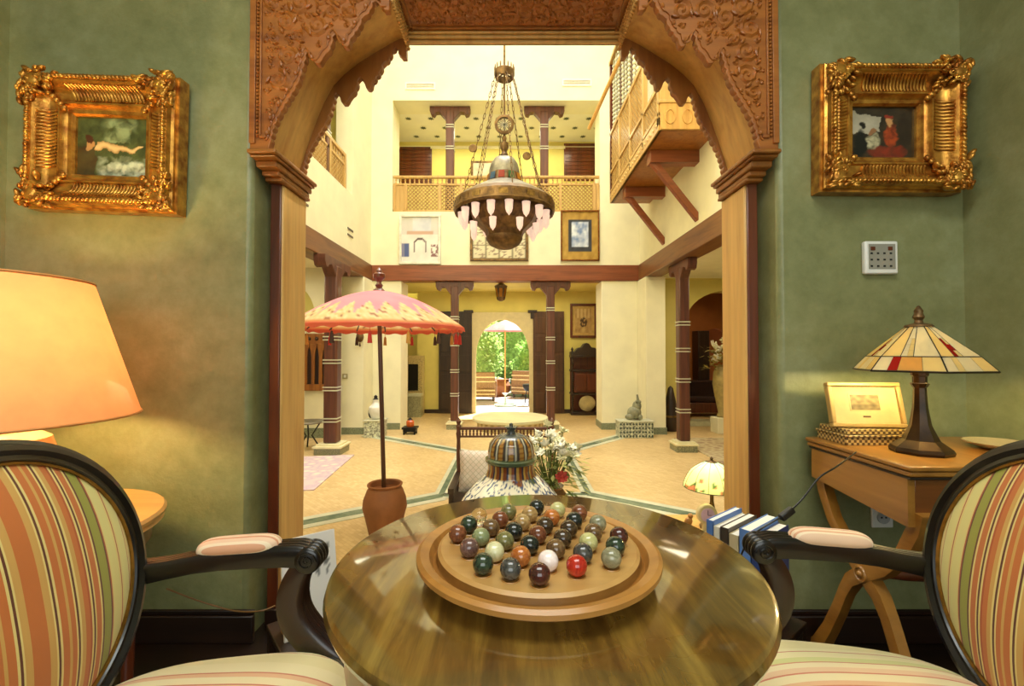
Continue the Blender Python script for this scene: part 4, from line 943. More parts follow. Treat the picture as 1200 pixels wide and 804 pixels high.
# ---------------------------------------------------------------- between the rooms: books, jar, lamp table, flowers
def book(label, c, w, h, th, rz, lean, cover, front=None):
    """an upright book: w deep, h tall, th thick; front cover faces local -y"""
    t = thing('book', label, 'book', c, rz, 'books by the arch'); t.rotation_euler = (lean, 0, rz)
    m = plain('cover_%d_%d_%d' % cover, cover, .35, var=.05)
    MB().box(-w / 2, w / 2, -th / 2, -th / 2 + .002, 0, h).box(-w / 2, w / 2, th / 2 - .002, th / 2, 0, h).box(-w / 2, -w / 2 + .002, -th / 2, th / 2, 0, h).build('cover', m, t)
    MB().box(-w / 2 + .002, w / 2 - .003, -th / 2 + .002, th / 2 - .002, .003, h - .003).build('pages', M_PAPER, t)
    if front: MB().grid(lambda u, v: (-w / 2 + .004 + (w - .008) * u, -th / 2 - .0006, .004 + (h - .008) * v), 24, 30, front).build('cover_picture', M_PRINT, t)
    return t
def stand(label, cx, cy, w, d, h, rz):
    t = thing('book_stand', label, 'stand', (cx, cy, 0), rz)
    MB().box(-w / 2, w / 2, -d / 2, d / 2, h - .02, h).build('shelf', M_DARK, t, bevel=.003)
    for x in (-w / 2 + .015, w / 2 - .015):
        for y in (-d / 2 + .015, d / 2 - .015): MB().box(x - .012, x + .012, y - .012, y + .012, 0, h - .02).build('leg', M_DARK, t)
def skycover(u, v):
    if v > .62 - .1 * math.sin(u * 5): return lin((92, 128, 196))
    return mix(lin((96, 110, 60)), lin((206, 198, 150)), max(0, min(1, .5 + fbm(u, v, 5, 3))))
rzb = math.radians(-52); hb = .315
stand('low dark stand under the row of books by the right arch post', .775, 1.49, .24, .24, .215, rzb)
dirb = Vector((math.sin(-rzb) * -1, math.cos(rzb), 0))
dirb = Vector((math.cos(rzb), math.sin(rzb), 0)); nb_ = Vector((-math.sin(rzb), math.cos(rzb), 0))
cb0 = Vector((.775, 1.49, .2155)); offs = -.095
for i, (th, hh, col, lab, fr) in enumerate([(.022, .315, (86, 124, 190), 'blue book with landscape photo cover, leftmost in the row by the right arch post', skycover),
        (.020, .300, (226, 220, 204), 'white thin book just right of the blue landscape book', None), (.026, .305, (70, 60, 50), 'dark grey book between the white and beige books', None),
        (.030, .292, (206, 190, 150), 'beige book in the middle of the row by the right post', None), (.034, .318, (98, 138, 204), 'thick light blue book right of the beige one', None), (.03, .30, (52, 70, 124), 'navy book at the right end of the row by the arch', None)]):
    offs += th / 2; c = cb0 + nb_ * (-offs) * 0 + Vector((math.cos(math.radians(-52)), math.sin(math.radians(-52)), 0)) * 0
    c = cb0 + Vector((.62, -.78, 0)) * offs
    book(lab, tuple(c), .20, hh, th, math.radians(-141.5 + 180) + 0, 0, col, fr); offs += th / 2 + .002
stand('low brown stand with a white catalogue left of the round table', -.665, 1.52, .22, .22, .17, math.radians(40))
def textcover(u, v):
    c = lin((226, 222, 216))
    if .55 < u < .9 and .55 < v < .9 and fbm(u, v, 9, 2) > -.05: c = lin((110, 112, 110))
    if .1 < u < .5 and (int(v * 40) % 2 == 0) and .3 < v < .85: c = lin((160, 158, 152))
    return c
book('white paperback catalogue with grey print, leaning beside the left armchair arm', (-.645, 1.49, .1705), .17, .30, .014, math.radians(38), math.radians(-14), (228, 224, 218), textcover)
book('brown bound book standing behind the white catalogue', (-.675, 1.535, .1705), .17, .27, .03, math.radians(38), math.radians(-12), (150, 104, 50))

# big painted jar
JX, JY = at(599, 500, 2.5).x, 2.5
def jz(py): return at(599, py, JY).z - ZF
Wh, Bl, Gr, Br, Ok = lin((226, 220, 196)), lin((66, 84, 120)), lin((74, 88, 58)), lin((122, 64, 28)), lin((176, 140, 66))
def jcol(a, r, z):
    if z > jz(540):            # lid: dark arcades on ochre
        q = (a * 7 / PI) % 1; w = abs(q - .5)
        hgt = (z - jz(540)) / (jz(512) - jz(540))
        if w < .30 - .16 * hgt: return mix(Ok, Br, .3 + .5 * (math.sin(z * 260) > .2))
        return lin((60, 52, 44)) if w < .43 else mix(Wh, Gr, .35)
    if z > jz(556):
        q = (a * 10 / PI) % 1
        return Br if q < .45 else (lin((46, 44, 60)) if q < .7 else Ok)
    # shoulder: blue scrolls on white
    p_ = Vector((r * math.cos(a), r * math.sin(a), z))
    n_ = noise.noise(p_ * 34); m_ = noise.noise(p_ * 15 + Vector((5, 0, 0)))
    if abs(n_) < .12: return Bl
    if m_ > .42: return Br
    if m_ < -.42: return Gr
    return Wh
t = thing('lidded_jar', 'tall painted ceramic jar with domed lid standing behind the round table', 'jar', (JX, JY, ZF))
zs0 = jz(556)
prof = [(.13, 0), (.135, .02), (.15, .12), (.21, .32), (.275, .52), (.30, .66), (.285, .74), (.25, jz(580)), (.205, jz(569)), (.16, jz(560)), (.135, jz(555)), (.127, jz(548)), (.128, jz(540))]
fine = []
for (r0, z0), (r1, z1) in zip(prof, prof[1:]):
    k = max(1, int((z1 - z0) / .006)); fine += [(r0 + (r1 - r0) * i / k, z0 + (z1 - z0) * i / k) for i in range(k)]
fine.append(prof[-1]); MB().lathe(fine, 220, colfn=jcol).build('body', M_CERAM, t, 60)
lp = [(.135, jz(541)), (.142, jz(539)), (.142, jz(536.5)), (.128, jz(535)), (.127, jz(528)), (.118, jz(519)), (.095, jz(512.5)), (.06, jz(509)), (.024, jz(507.5)), (.022, jz(504)), (.026, jz(502)), (.036, jz(501)), (.036, jz(499.8)), (.01, jz(499)), (.011, jz(496.5)), (0, jz(495.5))]
fine = []
for (r0, z0), (r1, z1) in zip(lp, lp[1:]):
    k = max(1, int(abs(z1 - z0) / .008)); fine += [(r0 + (r1 - r0) * i / k, z0 + (z1 - z0) * i / k) for i in range(k)]
fine.append(lp[-1]); MB().lathe(fine, 96, colfn=lambda a, r, z: (Gr if z < jz(534.6) else jcol(a, r, z) if z < jz(511) else lin((70, 74, 70)))).build('lid', M_CERAM, t, 60)

# flower bouquet in a tall vase
FX, FY = at(645, 540, 3.1).x, 3.1
fz = at(645, 572, FY).z
t = thing('flower_vase', 'tall vase of white flowers and green leaves right of the painted jar', 'flowers', (FX, FY, ZF))
MB().lathe([(.10, 0), (.11, .02), (.08, .1), (.09, .3), (.13, .5), (.12, fz - ZF - .05), (.08, fz - ZF), (.09, fz - ZF + .02)], 28).build('vase', plain('glazed_vase', (120, 84, 50), .25, var=.2), t)
rnd = random.Random(4); lf = MB(); stem = MB()
wm = [plain('petal_white', (236, 232, 214), .7, var=.05), plain('petal_cream', (226, 220, 176), .7, var=.05)]
hz = fz - ZF
fl_b = MB()
for k in range(9):
    a = k * 2 * PI / 9; fl_b.ell((math.cos(a) * .022, math.sin(a) * .022, .012 * (k % 2)), (math.cos(a) * .024, math.sin(a) * .024, .012), (-math.sin(a) * .014, math.cos(a) * .014, 0), (0, 0, .006), 6, 4)
fl_b.ball((0, 0, .008), .012, 6, 4); fme = [fl_b.mesh('flower', m, 60) for m in wm]
for k in range(46):
    a = rnd.uniform(0, 2 * PI); q = math.sqrt(rnd.random()); x = q * .21 * math.cos(a); y = q * .16 * math.sin(a); z = hz + .16 + .30 * (1 - q * q * .8) * rnd.uniform(.5, 1)
    piece('flower', fme[k % 2], t, (x, y, z), (rnd.uniform(-.8, .8), rnd.uniform(-.8, .8), rnd.uniform(0, 6)), (rnd.uniform(.7, 1.0),) * 3)
    stem.tube([(0, 0, hz), (x * .5, y * .5, hz + .12), (x, y, z)], .003, 4)
for k in range(260):
    a = rnd.uniform(0, 2 * PI); q = math.sqrt(rnd.random()); c = Vector((q * .23 * math.cos(a), q * .17 * math.sin(a), hz + rnd.uniform(-.04, .36) * (1 - .4 * q)))
    d = Vector((math.cos(a) + rnd.uniform(-.5, .5), math.sin(a) + rnd.uniform(-.5, .5), rnd.uniform(-.9, .5))).normalized() * rnd.uniform(.04, .08); s = d.cross(Vector((0, 0, 1))).normalized() * .014
    col = mix(lin((84, 106, 40)), lin((206, 208, 130)), rnd.random())
    lf.add([c, c + d * .5 + s, c + d, c + d * .5 - s], [(0, 1, 2, 3)], col)
lf.build('leaves', M_LEAF, t, 0, kind='stuff'); stem.build('stems', plain('stem_green', (96, 110, 50), .6), t, kind='stuff')
piece('red_bloom', fl_b.mesh('flower', plain('petal_red', (170, 50, 36), .7), 60), t, (at(655, 552, FY).x - FX, -.16, at(655, 552, FY).z - ZF), (.9, 0, 0), (1, 1, 1))

# lamp table beyond the right post with stained glass lamp, clock and figurine
KX, KY, KZ = .98, 2.36, .17
t = thing('console_table', 'small wooden console table beyond the right arch post', 'table', (KX, KY, ZF))
MB().box(-.28, .24, -.17, .2, KZ - ZF - .03, KZ - ZF).build('tabletop', M_CEDARL, t, bevel=.005)
for x in (-.25, .21):
    for y in (-.14, .17): MB().lathe([(.012, 0), (.018, .05), (.014, .3), (.02, .5), (.022, KZ - ZF - .03)], 12, (x, y, 0)).build('leg', M_MAHOG, t)
QX = at(834, 560, KY).x
t = thing('stained_glass_lamp', 'small domed stained glass lamp with pale green shade beyond the arch', 'lamp', (QX, KY, KZ))
def qz(py): return at(834, py, KY).z - KZ
def shcol(a, r, z):
    n_ = noise.noise((a * 3.2, z * 30, 4)); h_ = (z - qz(571)) / (qz(541) - qz(571))
    if h_ > .82: return lin((150, 176, 160))
    if h_ < .55 and n_ > .18: return lin((90, 120, 60)) if noise.noise((a * 9, z * 60, 8)) > 0 else lin((196, 120, 90))
    return mix(lin((226, 230, 150)), lin((196, 220, 170)), .5 + .5 * n_)
pr = [(.138, qz(571)), (.136, qz(568)), (.122, qz(560)), (.096, qz(551)), (.06, qz(545)), (.03, qz(541.5)), (.012, qz(540.5))]
fine = []
for (r0, z0), (r1, z1) in zip(pr, pr[1:]): fine += [(r0 + (r1 - r0) * i / 4, z0 + (z1 - z0) * i / 4) for i in range(4)]
fine.append(pr[-1])
b = MB(); b.lathe(fine, 72, colfn=shcol); b.f = b.f[:-2]; b.build('shade', printmat('stained_glass', .25, transl=.6), t, 60)
MB().lathe([(.03, qz(541.5)), (.014, qz(540)), (.006, qz(539)), (.009, qz(537)), (0, qz(535))], 12).build('finial', M_BRONZE, t)
MB().lathe([(.06, 0), (.062, .01), (.03, .025), (.012, .05), (.016, .1), (.009, .14), (.009, qz(566)), (.014, qz(562)), (0, qz(561))], 16).build('base', M_BRASS, t)
rings = MB()
for i in range(12):
    a = i * PI / 6; rings.tube([((r + .0012) * math.cos(a), (r + .0012) * math.sin(a), z) for r, z in fine], .0011, 4)
rings.tube([(.139 * math.cos(i * PI / 18), .139 * math.sin(i * PI / 18), qz(571)) for i in range(36)], .002, 4, True)
rings.build('lead_came', M_CAME, t)
point('small_lamp_light', (QX, KY, KZ + qz(558)), 2.0, (1, .85, .5), .02)
cx_ = at(828, 594, 2.27)
t = thing('desk_clock', 'small cream desk clock with pink dial beside the domed lamp', 'clock', (cx_.x, 2.27, KZ))
MB().box(-.05, .05, -.02, .02, 0, .025).box(-.022, .022, -.012, .012, .025, .06).build('base', plain('cream_onyx', (226, 206, 150), .3), t, bevel=.004)
b = MB().lathe([(.046, -.014), (.05, -.01), (.05, .01), (.046, .014)], 32); b.v = [(x, z, y + .104) for x, y, z in b.v]; b.build('case', plain('cream_onyx', (226, 206, 150), .3), t)
b = MB().lathe([(.034, 0), (.034, .002), (0, .002)], 24); b.v = [(x, -z - .0142, y + .104) for x, y, z in b.v]; b.build('dial', plain('pink_dial', (226, 190, 206), .4), t)
MB().box(-.001, .001, -.018, -.0165, .104, .128).box(0, .018, -.018, -.0165, .103, .105).build('hands', M_BLACKM, t)
cx_ = at(803, 601, 2.3)
t = thing('figurine', 'small carved golden figurine on the console table left of the clock', 'figurine', (cx_.x, 2.29, KZ))
b = MB(); b.ell((0, 0, .03), (.035, 0, 0), (0, .025, 0), (0, 0, .03)); b.ell((.012, 0, .062), (.02, 0, .008), (0, .016, 0), (-.006, 0, .02)); b.ball((.022, 0, .088), .013); b.build('body', M_BOARD, t)
MB().box(-.04, .04, -.025, .025, 0, .008).build('plinth', M_MAHOG, t)

# ---------------------------------------------------------------- carved bench with white cushion
NX, NY = at(592, 540, 4.3).x, 4.3
t = thing('wooden_bench', 'carved dark wooden bench with spindle back in the patio', 'bench', (NX, NY, ZF))
pxl = at(537, 540, NY).x - NX; pxr = -pxl
def nzv(py): return at(537, py, NY).z - ZF
for x in (pxl, pxr):
    MB().lathe([(.024, 0), (.024, .1), (.018, .12), (.026, .16), (.022, .3), (.026, .42), (.017, .46), (.021, .6), (.017, .75), (.024, .80), (.018, .83), (.026, nzv(500)), (.016, nzv(498)), (.024, nzv(494)), (.006, nzv(490)), (0, nzv(489.5))], 12, (x, .02, 0)).build('back_post', M_POST, t)
    MB().beam((x, .02, nzv(556)), (x, -.52, nzv(556)), .05, .04).build('arm', M_DARK, t)
    MB().lathe([(.02, 0), (.02, .2), (.014, .25), (.022, .3), (.02, nzv(557))], 10, (x, -.5, 0)).build('front_leg', M_DARK, t)
MB().box(pxl, pxr, 0, .04, nzv(504), nzv(501)).build('top_rail', M_POST, t, bevel=.004)
MB().box(pxl, pxr, .005, .035, nzv(513), nzv(511)).build('mid_rail', M_POST, t, bevel=.004)
spi = MB().lathe([(.006, 0), (.010, .02), (.006, .035), (.010, .05), (.006, .066)], 8).mesh('spindle', M_POST)
k = 0; x = pxl + .04
while x < pxr - .02: piece('spindle', spi, t, (x, .02, nzv(511)), scale=(1, 1, (nzv(504) - nzv(511)) / .066)); x += .034
MB().box(pxl - .02, pxr + .02, -.54, .04, .26, .31).build('seat', M_DARK, t, bevel=.006)
def cushion(label, c, w, h, th, rx, rz=0, mat=None):
    b = MB()
    def fn(u, v):
        x, z = u * 2 - 1, v * 2 - 1
        e = (max(0, 1 - x ** 4) * max(0, 1 - z ** 4)) ** .5; s_ = 1 - .06 * (abs(x) ** 2 * (1 - abs(z)) + abs(z) ** 2 * (1 - abs(x)))
        return x, z, e, s_
    for sd in (-1, 1): b.grid(lambda u, v: (lambda q: Vector((q[0] * w / 2 * q[3], sd * th / 2 * q[2], q[1] * h / 2 * q[3])))(fn(u, v)), 16, 16)
    o = b.build('cushion', mat, None, 70); o.location = c; o.rotation_euler = (rx, 0, rz); tag(o, label, 'cushion'); return o
def quilt():
    m, nt, N, L, B = newmat('white_brocade'); mp = coords(N, L, (1, 1, 1), (0, .785, 0)); w = N.new('ShaderNodeTexBrick'); w.offset = 0; w.inputs['Scale'].default_value = 14
    mp.inputs['Rotation'].default_value = (PI / 2, 0, .785); L.new(mp.outputs[0], w.inputs['Vector']); w.inputs['Color1'].default_value = (*lin((232, 220, 204)), 1); w.inputs['Color2'].default_value = (*lin((226, 208, 188)), 1); w.inputs['Mortar'].default_value = (*lin((190, 180, 150)), 1)
    w.inputs['Brick Width'].default_value = .5; w.inputs['Row Height'].default_value = .5; w.inputs['Mortar Size'].default_value = .03; L.new(w.outputs[0], B.inputs['Base Color']); B.inputs['Roughness'].default_value = .8; return m
M_QUI = quilt()
cc = at(565, 536, NY - .12); cushion('white quilted cushion propped on the carved bench left of the jar', (cc.x, NY - .13, ZF + .31 + .185), .42, .37, .14, math.radians(-14), 0, M_QUI)

# ---------------------------------------------------------------- round stone table at the patio centre
RX, RY, RZ_ = at(598, 488, 5.95).x, 5.95, at(598, 488, 5.95).z
t = thing('stone_table', 'round pale stone table at the centre of the patio', 'table', (RX, RY, ZF))
rr = 44 / FPX * RY
def skirtcol(a, r, z): return lin((226, 206, 150)) if int(a * 28 / PI) % 2 == 0 else lin((178, 150, 92))  # alternating pale and darker stripes on a smooth drum
MB().lathe([(0, RZ_ - ZF - .05), (rr - .02, RZ_ - ZF - .05), (rr, RZ_ - ZF - .035), (rr, RZ_ - ZF - .008), (rr - .012, RZ_ - ZF), (0, RZ_ - ZF)], 64).build('tabletop', plain('pale_stone', (234, 224, 178), .35, var=.06, scale=5), t)
b = MB(); b.lathe([(rr - .06, RZ_ - ZF - .16), (rr - .06, RZ_ - ZF - .05), (0, RZ_ - ZF - .05)], 112, colfn=skirtcol); b.build('fluted_skirt', M_PRINT, t, 0)
MB().lathe([(.28, 0), (.28, .05), (.16, .1), (.12, .3), (.16, .5), (.3, RZ_ - ZF - .155)], 24).build('pedestal', plain('pale_stone', (234, 224, 178)), t)

# ---------------------------------------------------------------- fringed parasol in a clay pot
UX, UY = at(451, 600, 3.95).x, 3.95
t = thing('clay_pot', 'terracotta pot holding the pink parasol pole', 'pot', (UX, UY, ZF))
def uz(py): return at(451, py, UY).z - ZF
pz = uz(566)
MB().lathe([(.12, 0), (.13, .01), (.165, .16), (.187, pz * .55), (.18, pz * .7), (.15, pz * .88), (.132, pz * .94), (.148, pz * .965), (.15, pz * .985), (.142, pz), (.128, pz - .01), (.125, pz - .05), (0, pz - .08)], 40).build('body', plain('terracotta', (150, 94, 52), .65, var=.15, scale=5, bmp=.1), t)
ux = at(444, 380, UY).x
t = thing('parasol', 'pink and gold ceremonial parasol with tassels standing in the clay pot', 'parasol', (UX, UY, ZF))
dx = ux - UX; zr, zt3 = uz(384), uz(341)
zp = pz - .0795; kp = (zp - .12) / (zr + .08)
MB().tube([(dx * kp, 0, zp), (dx, 0, zr + .2)], .019, 10).build('pole', wood('pole_wood', (110, 66, 34), (72, 40, 20), 2, .35), t)
CRad = 100 / FPX * UY; NG = 16
Pk, Gd, Cr2, Rd2 = lin((222, 132, 152)), lin((204, 164, 92)), lin((236, 208, 164)), lin((196, 76, 54))
def canopy(u, v):
    a = 2 * PI * u; q = v; sc_ = 1 - .02 * (1 - math.cos(a * NG)) * q
    z = zt3 - (zt3 - zr) * (q ** 1.75)
    return Vector((dx + CRad * q * sc_ * math.cos(a), CRad * q * sc_ * math.sin(a), z))
def cancol(u, v):
    a = (u * NG * 1.5) % 1; tri = abs(a - .5) * 2
    if v > .985: return Rd2
    if v > .955: return mix(Gd, Rd2, .4)
    if v > .60 + .24 * tri:
        n_ = noise.noise((u * 90, v * 30, 2)); return mix(Cr2, Gd, max(0, min(1, .35 + 1.3 * n_))) if n_ < .32 else lin((150, 96, 70))
    return mix(Pk, lin((232, 156, 172)), .5 + .5 * noise.noise((u * 12, v * 6, 0)))
MB().grid(canopy, 192, 30, cancol, closed_u=True).build('canopy', M_CLOTH, t, 60)
fr_ = MB(); n = 192; vs = []
for i in range(n):
    a = 2 * PI * i / n; p0 = canopy(i / n, 1); vs += [tuple(p0), (p0.x + .008 * math.cos(a), p0.y + .008 * math.sin(a), p0.z - .030 - .007 * math.sin(i * 1.1))]
fr_.add(vs, [(2 * i, 2 * ((i + 1) % n), 2 * ((i + 1) % n) + 1, 2 * i + 1) for i in range(n)], lin((206, 92, 64))); fr_.build('fringe', M_CLOTH, t, 60)
for k in range(NG):
    MB().tube([(dx, 0, zt3 - .03)] + [canopy((k + .5) / NG, q) - Vector((0, 0, .012)) for q in (.25, .5, .75, .985)], .006, 5).build('rib', M_DARK, t)
tas = MB(); tas.tube([(0, 0, 0), (0, 0, -.05)], .002, 4); tas.ball((0, 0, -.055), .01, 6, 4); tas.lathe([(.018, -.135), (.012, -.06), (0, -.055)], 8)
tme = tas.mesh('tassel', plain('red_silk', (196, 44, 36), .6)); tm2 = tas.mesh('tassel', plain('dark_silk', (70, 40, 26), .6)); tm3 = tas.mesh('tassel', plain('gold_silk', (206, 150, 66), .6))
for k in range(NG): p = canopy((k + .5) / NG, .985); piece('tassel', (tme, tm3, tm2)[k % 3], t, (p.x, p.y, p.z - .02))
MB().lathe([(.06, zt3 - .012), (.045, zt3 + .01), (.024, zt3 + .03), (.034, zt3 + .05), (.022, zt3 + .065), (.02, zt3 + .08), (.05, zt3 + .115), (.05, zt3 + .145), (.024, zt3 + .165), (.026, zt3 + .175), (.008, zt3 + .20), (0, zt3 + .205)], 16, (dx, 0, 0)).build('finial', M_MAHOG, t)

# ---------------------------------------------------------------- chandelier
CX, CY = at(591, 245, 5.5).x, 5.5; K = FPX / CY
t = thing('chandelier', 'large pierced metal chandelier with glass cups hanging from chains in the patio', 'chandelier', (CX, CY, at(591, 245, CY).z))
c0z = at(591, 245, CY).z
def cz(py): return at(591, py, CY).z - c0z
MB().tube([(0, 0, cz(88)), (0, 0, 10.6 - c0z)], .012, 8).build('hanging_rod', M_BRASS, t)
b = MB(); b.lathe([(.11, cz(92)), (.125, cz(88)), (.125, cz(84)), (.115, cz(83)), (.10, cz(84)), (.10, cz(92)), (.11, cz(92))], 32)
for i in range(16): a = i * PI / 8; b.ell((.118 * math.cos(a), .118 * math.sin(a), cz(81)), (.008, 0, 0), (0, .008, 0), (0, 0, .04), 6, 4)
b.build('crown_ring', M_BRONZE, t)
for k in range(4): a = k * PI / 4; MB().beam((-.12 * math.cos(a), -.12 * math.sin(a), cz(86)), (.12 * math.cos(a), .12 * math.sin(a), cz(86)), .012, .012).build('crown_spoke', M_BRONZE, t)
for k in range(8):
    a = k * PI / 4 + .2; ch = MB(); p0 = Vector((.115 * math.cos(a), .115 * math.sin(a), cz(90))); p1 = Vector((.50 * math.cos(a), .50 * math.sin(a), cz(233))); n = 22; d = (p1 - p0).normalized(); s = d.cross(Vector((-math.sin(a), math.cos(a), 0)))
    for i in range(n):
        c = p0.lerp(p1, (i + .5) / n); L2 = (p1 - p0).length / n * .62; e = (s if i % 2 else Vector((-math.sin(a), math.cos(a), 0))) * .012
        ch.tube([c + d * L2 * math.cos(q * PI / 4) + e * math.sin(q * PI / 4) for q in range(8)], .0042, 4, True)
    ch.build('chain', M_BRONZE, t)
# pierced medallion in the middle of the chains
b = MB().lathe([(.10, -.02), (.118, -.015), (.118, .015), (.10, .02), (.085, .02), (.085, -.02), (.10, -.02)], 28); b.v = [(x, z - .02, y + cz(147)) for x, y, z in b.v]; md = b.build('medallion_ring', M_BRONZE, t)
b = MB()
for i in range(8): a = i * PI / 8; b.beam((-.085 * math.cos(a), -.02, cz(147) - .085 * math.sin(a)), (.085 * math.cos(a), -.02, cz(147) + .085 * math.sin(a)), .008, .008, (0, 1, 0))
b.build('medallion_tracery', M_SILVER, t)
MB().lathe([(.02, cz(186)), (.05, cz(182)), (.03, cz(178)), (.055, cz(172)), (.05, cz(168)), (.02, cz(166)), (.03, cz(162)), (.012, cz(158)), (.012, cz(88))], 16).build('neck', M_BRONZE, t)
MB().lathe([(.19, cz(206)), (.185, cz(200)), (.165, cz(193)), (.125, cz(187)), (.06, cz(184)), (0, cz(183.5))], 32).build('dome', M_SILVER, t)
n = 12
bm = lambda pr, nn=12: MB().lathe(pr, nn, a0=.13, a1=.13 + 2 * PI)
bm([(.235, cz(217)), (.20, cz(206)), (.19, cz(205))]).build('lantern_drum', M_BRONZE, t, 20)
def gl(name, c): return transl(name, c, .5, .15)
gls = [gl('ruby_glass', (176, 50, 30)), gl('bottle_glass', (60, 110, 70)), gl('amber_cup', (206, 140, 50)), gl('blue_glass', (90, 120, 150))]
for k in range(12):
    a0 = .13 + 2 * PI * (k + .2) / 12; a1 = .13 + 2 * PI * (k + .8) / 12; f_ = lambda a, r, z: (r * math.cos(a), r * math.sin(a), z)
    MB().add([f_(a0, .236, cz(215.5)), f_(a1, .236, cz(215.5)), f_(a1, .212, cz(207)), f_(a0, .212, cz(207))], [(0, 1, 2, 3)]).build('coloured_glass', gls[k % 4], t, 0)
bm([(.55, cz(236)), (.50, cz(231)), (.40, cz(225)), (.27, cz(218)), (.22, cz(216))], 24).build('skirt', M_SILVER, t, 25)
bm([(.53, cz(232.5)), (.60, cz(238)), (.615, cz(249)), (.60, cz(252)), (.585, cz(250)), (.575, cz(238)), (.53, cz(233))], 24).build('rim_band', M_BRONZE, t, 25)
for k in range(24):
    a = .13 + 2 * PI * (k + .5) / 24; c = Vector((.603 * math.cos(a), .603 * math.sin(a), cz(243.5))); tg = Vector((-math.sin(a), math.cos(a), 0))
    MB().obox(c, tg * .05, Vector((math.cos(a), math.sin(a), 0)) * .006, (0.0, 0, .03)).build('rim_plaque', M_BRASS if k % 2 else M_BRONZE, t)
bm([(.08, cz(289)), (.16, cz(286)), (.215, cz(279)), (.245, cz(272)), (.36, cz(262)), (.42, cz(250)), (.44, cz(240)), (.43, cz(234))]).build('bowl', M_BRONZE, t, 20)
MB().lathe([(0, cz(293)), (.10, cz(291)), (.18, cz(287)), (.222, cz(281)), (.222, cz(278))], 24).build('bottom_cap', M_BRONZE, t)
cup = MB().lathe([(.004, -.135), (.012, -.12), (.03, -.10), (.042, -.06), (.044, 0), (.048, .035)], 12).mesh('glass_cup', transl('frosted_cup', (240, 224, 214), .5, .2, .8, (255, 226, 206)))
arm = MB().tube([(0, 0, .03), (0, 0, .09)], .006, 5).mesh('cup_holder', M_BRONZE)
for k in range(16):
    a = 2 * PI * (k + .3) / 16; l = (.515 * math.cos(a), .515 * math.sin(a), cz(254) + .0); o = piece('glass_cup', cup, t, l); piece('cup_holder', arm, o)
for k in range(8):
    a = 2 * PI * (k + .6) / 8; l = (.40 * math.cos(a), .40 * math.sin(a), cz(268)); o = piece('glass_cup', cup, t, l, scale=(.9, .9, .9)); piece('cup_holder', arm, o)
for (mx_, my_) in ((555, 178), (617, 187)):
    q = at(mx_, my_, CY); b = MB().lathe([(.0, -.01), (.045, -.008), (.05, 0), (.045, .008), (0, .01)], 16); b.v = [(x + q.x - CX, z + q.y - CY - .1, y + q.z - c0z) for x, y, z in b.v]; b.build('chain_rosette', M_BRONZE, t)

# ---------------------------------------------------------------- columns
def column(label, px, Y, z0, z1, w, bands, X=None, base=True):
    x = at(px, 400, Y).x if X is None else X
    t = thing('column', label, 'column', (x, Y, z0), 0, 'wooden patio columns'); h = z1 - z0
    if base:
        MB().box(-w * .95, w * .95, -w * .95, w * .95, 0, .10).build('base_block', plain('mosaic_tile', (150, 150, 120), .4, var=.4, scale=70), t)
        MB().box(-w * 1.05, w * 1.05, -w * 1.05, w * 1.05, .10, .13).box(-w * .85, w * .85, -w * .85, w * .85, .13, .16).build('base_cap', plain('pale_stone', (234, 224, 178)), t, bevel=.004)
    MB().box(-w / 2, w / 2, -w / 2, w / 2, .16 if base else 0, h - .1).build('shaft', M_POST, t, bevel=w * .12)
    for q in bands:
        for dz, m_ in ((0, M_PSTR), (.05, M_PSTR)): MB().box(-w * .54, w * .54, -w * .54, w * .54, h * q + dz, h * q + dz + .018).build('band', m_, t)
    c = MB(); hw = w * 2.5
    poly = [(-hw, h - .005), (hw, h - .005), (hw, h - .10), (hw * .93, h - .17), (hw * .78, h - .19), (hw * .70, h - .13), (hw * .52, h - .12), (w * .5, h - .28), (-w * .5, h - .28), (-hw * .52, h - .12), (-hw * .70, h - .13), (-hw * .78, h - .19), (-hw * .93, h - .17), (-hw, h - .10)]
    return t, poly, w
def corbel(t, poly, w, alongY=False):
    b = MB().prism(poly, -w * .42, w * .42, (lambda u, v, d: (d, u, v)) if alongY else (lambda u, v, d: (u, d, v))); b.build('corbel', M_POST, t, bevel=.006)
corbel(*column('lower far column left of the garden door', 533, YF + .12, ZF, ZB0, .155, (.22, .38, .56, .74)))
corbel(*column('lower far column right of the garden door', 645, YF + .12, ZF, ZB0, .165, (.26, .44, .60, .80)))
corbel(*column('upper gallery column left of the chandelier', 527, YF + .28, ZG, ZT, .17, (.60, .80), base=False))
corbel(*column('upper gallery column right of the chandelier', 638, YF + .28, ZG, ZT, .17, (.60, .80), base=False))
corbel(*column('reddish column with white bands behind the parasol', 390, 7.15, ZF, ZB0, .21, (.16, .32, .46, .58)), True)
corbel(*column('dark turned column in front of the ochre arch', 800, 7.3, ZF, ZB0, .17, (.20, .36, .52, .66), 2.74), True)

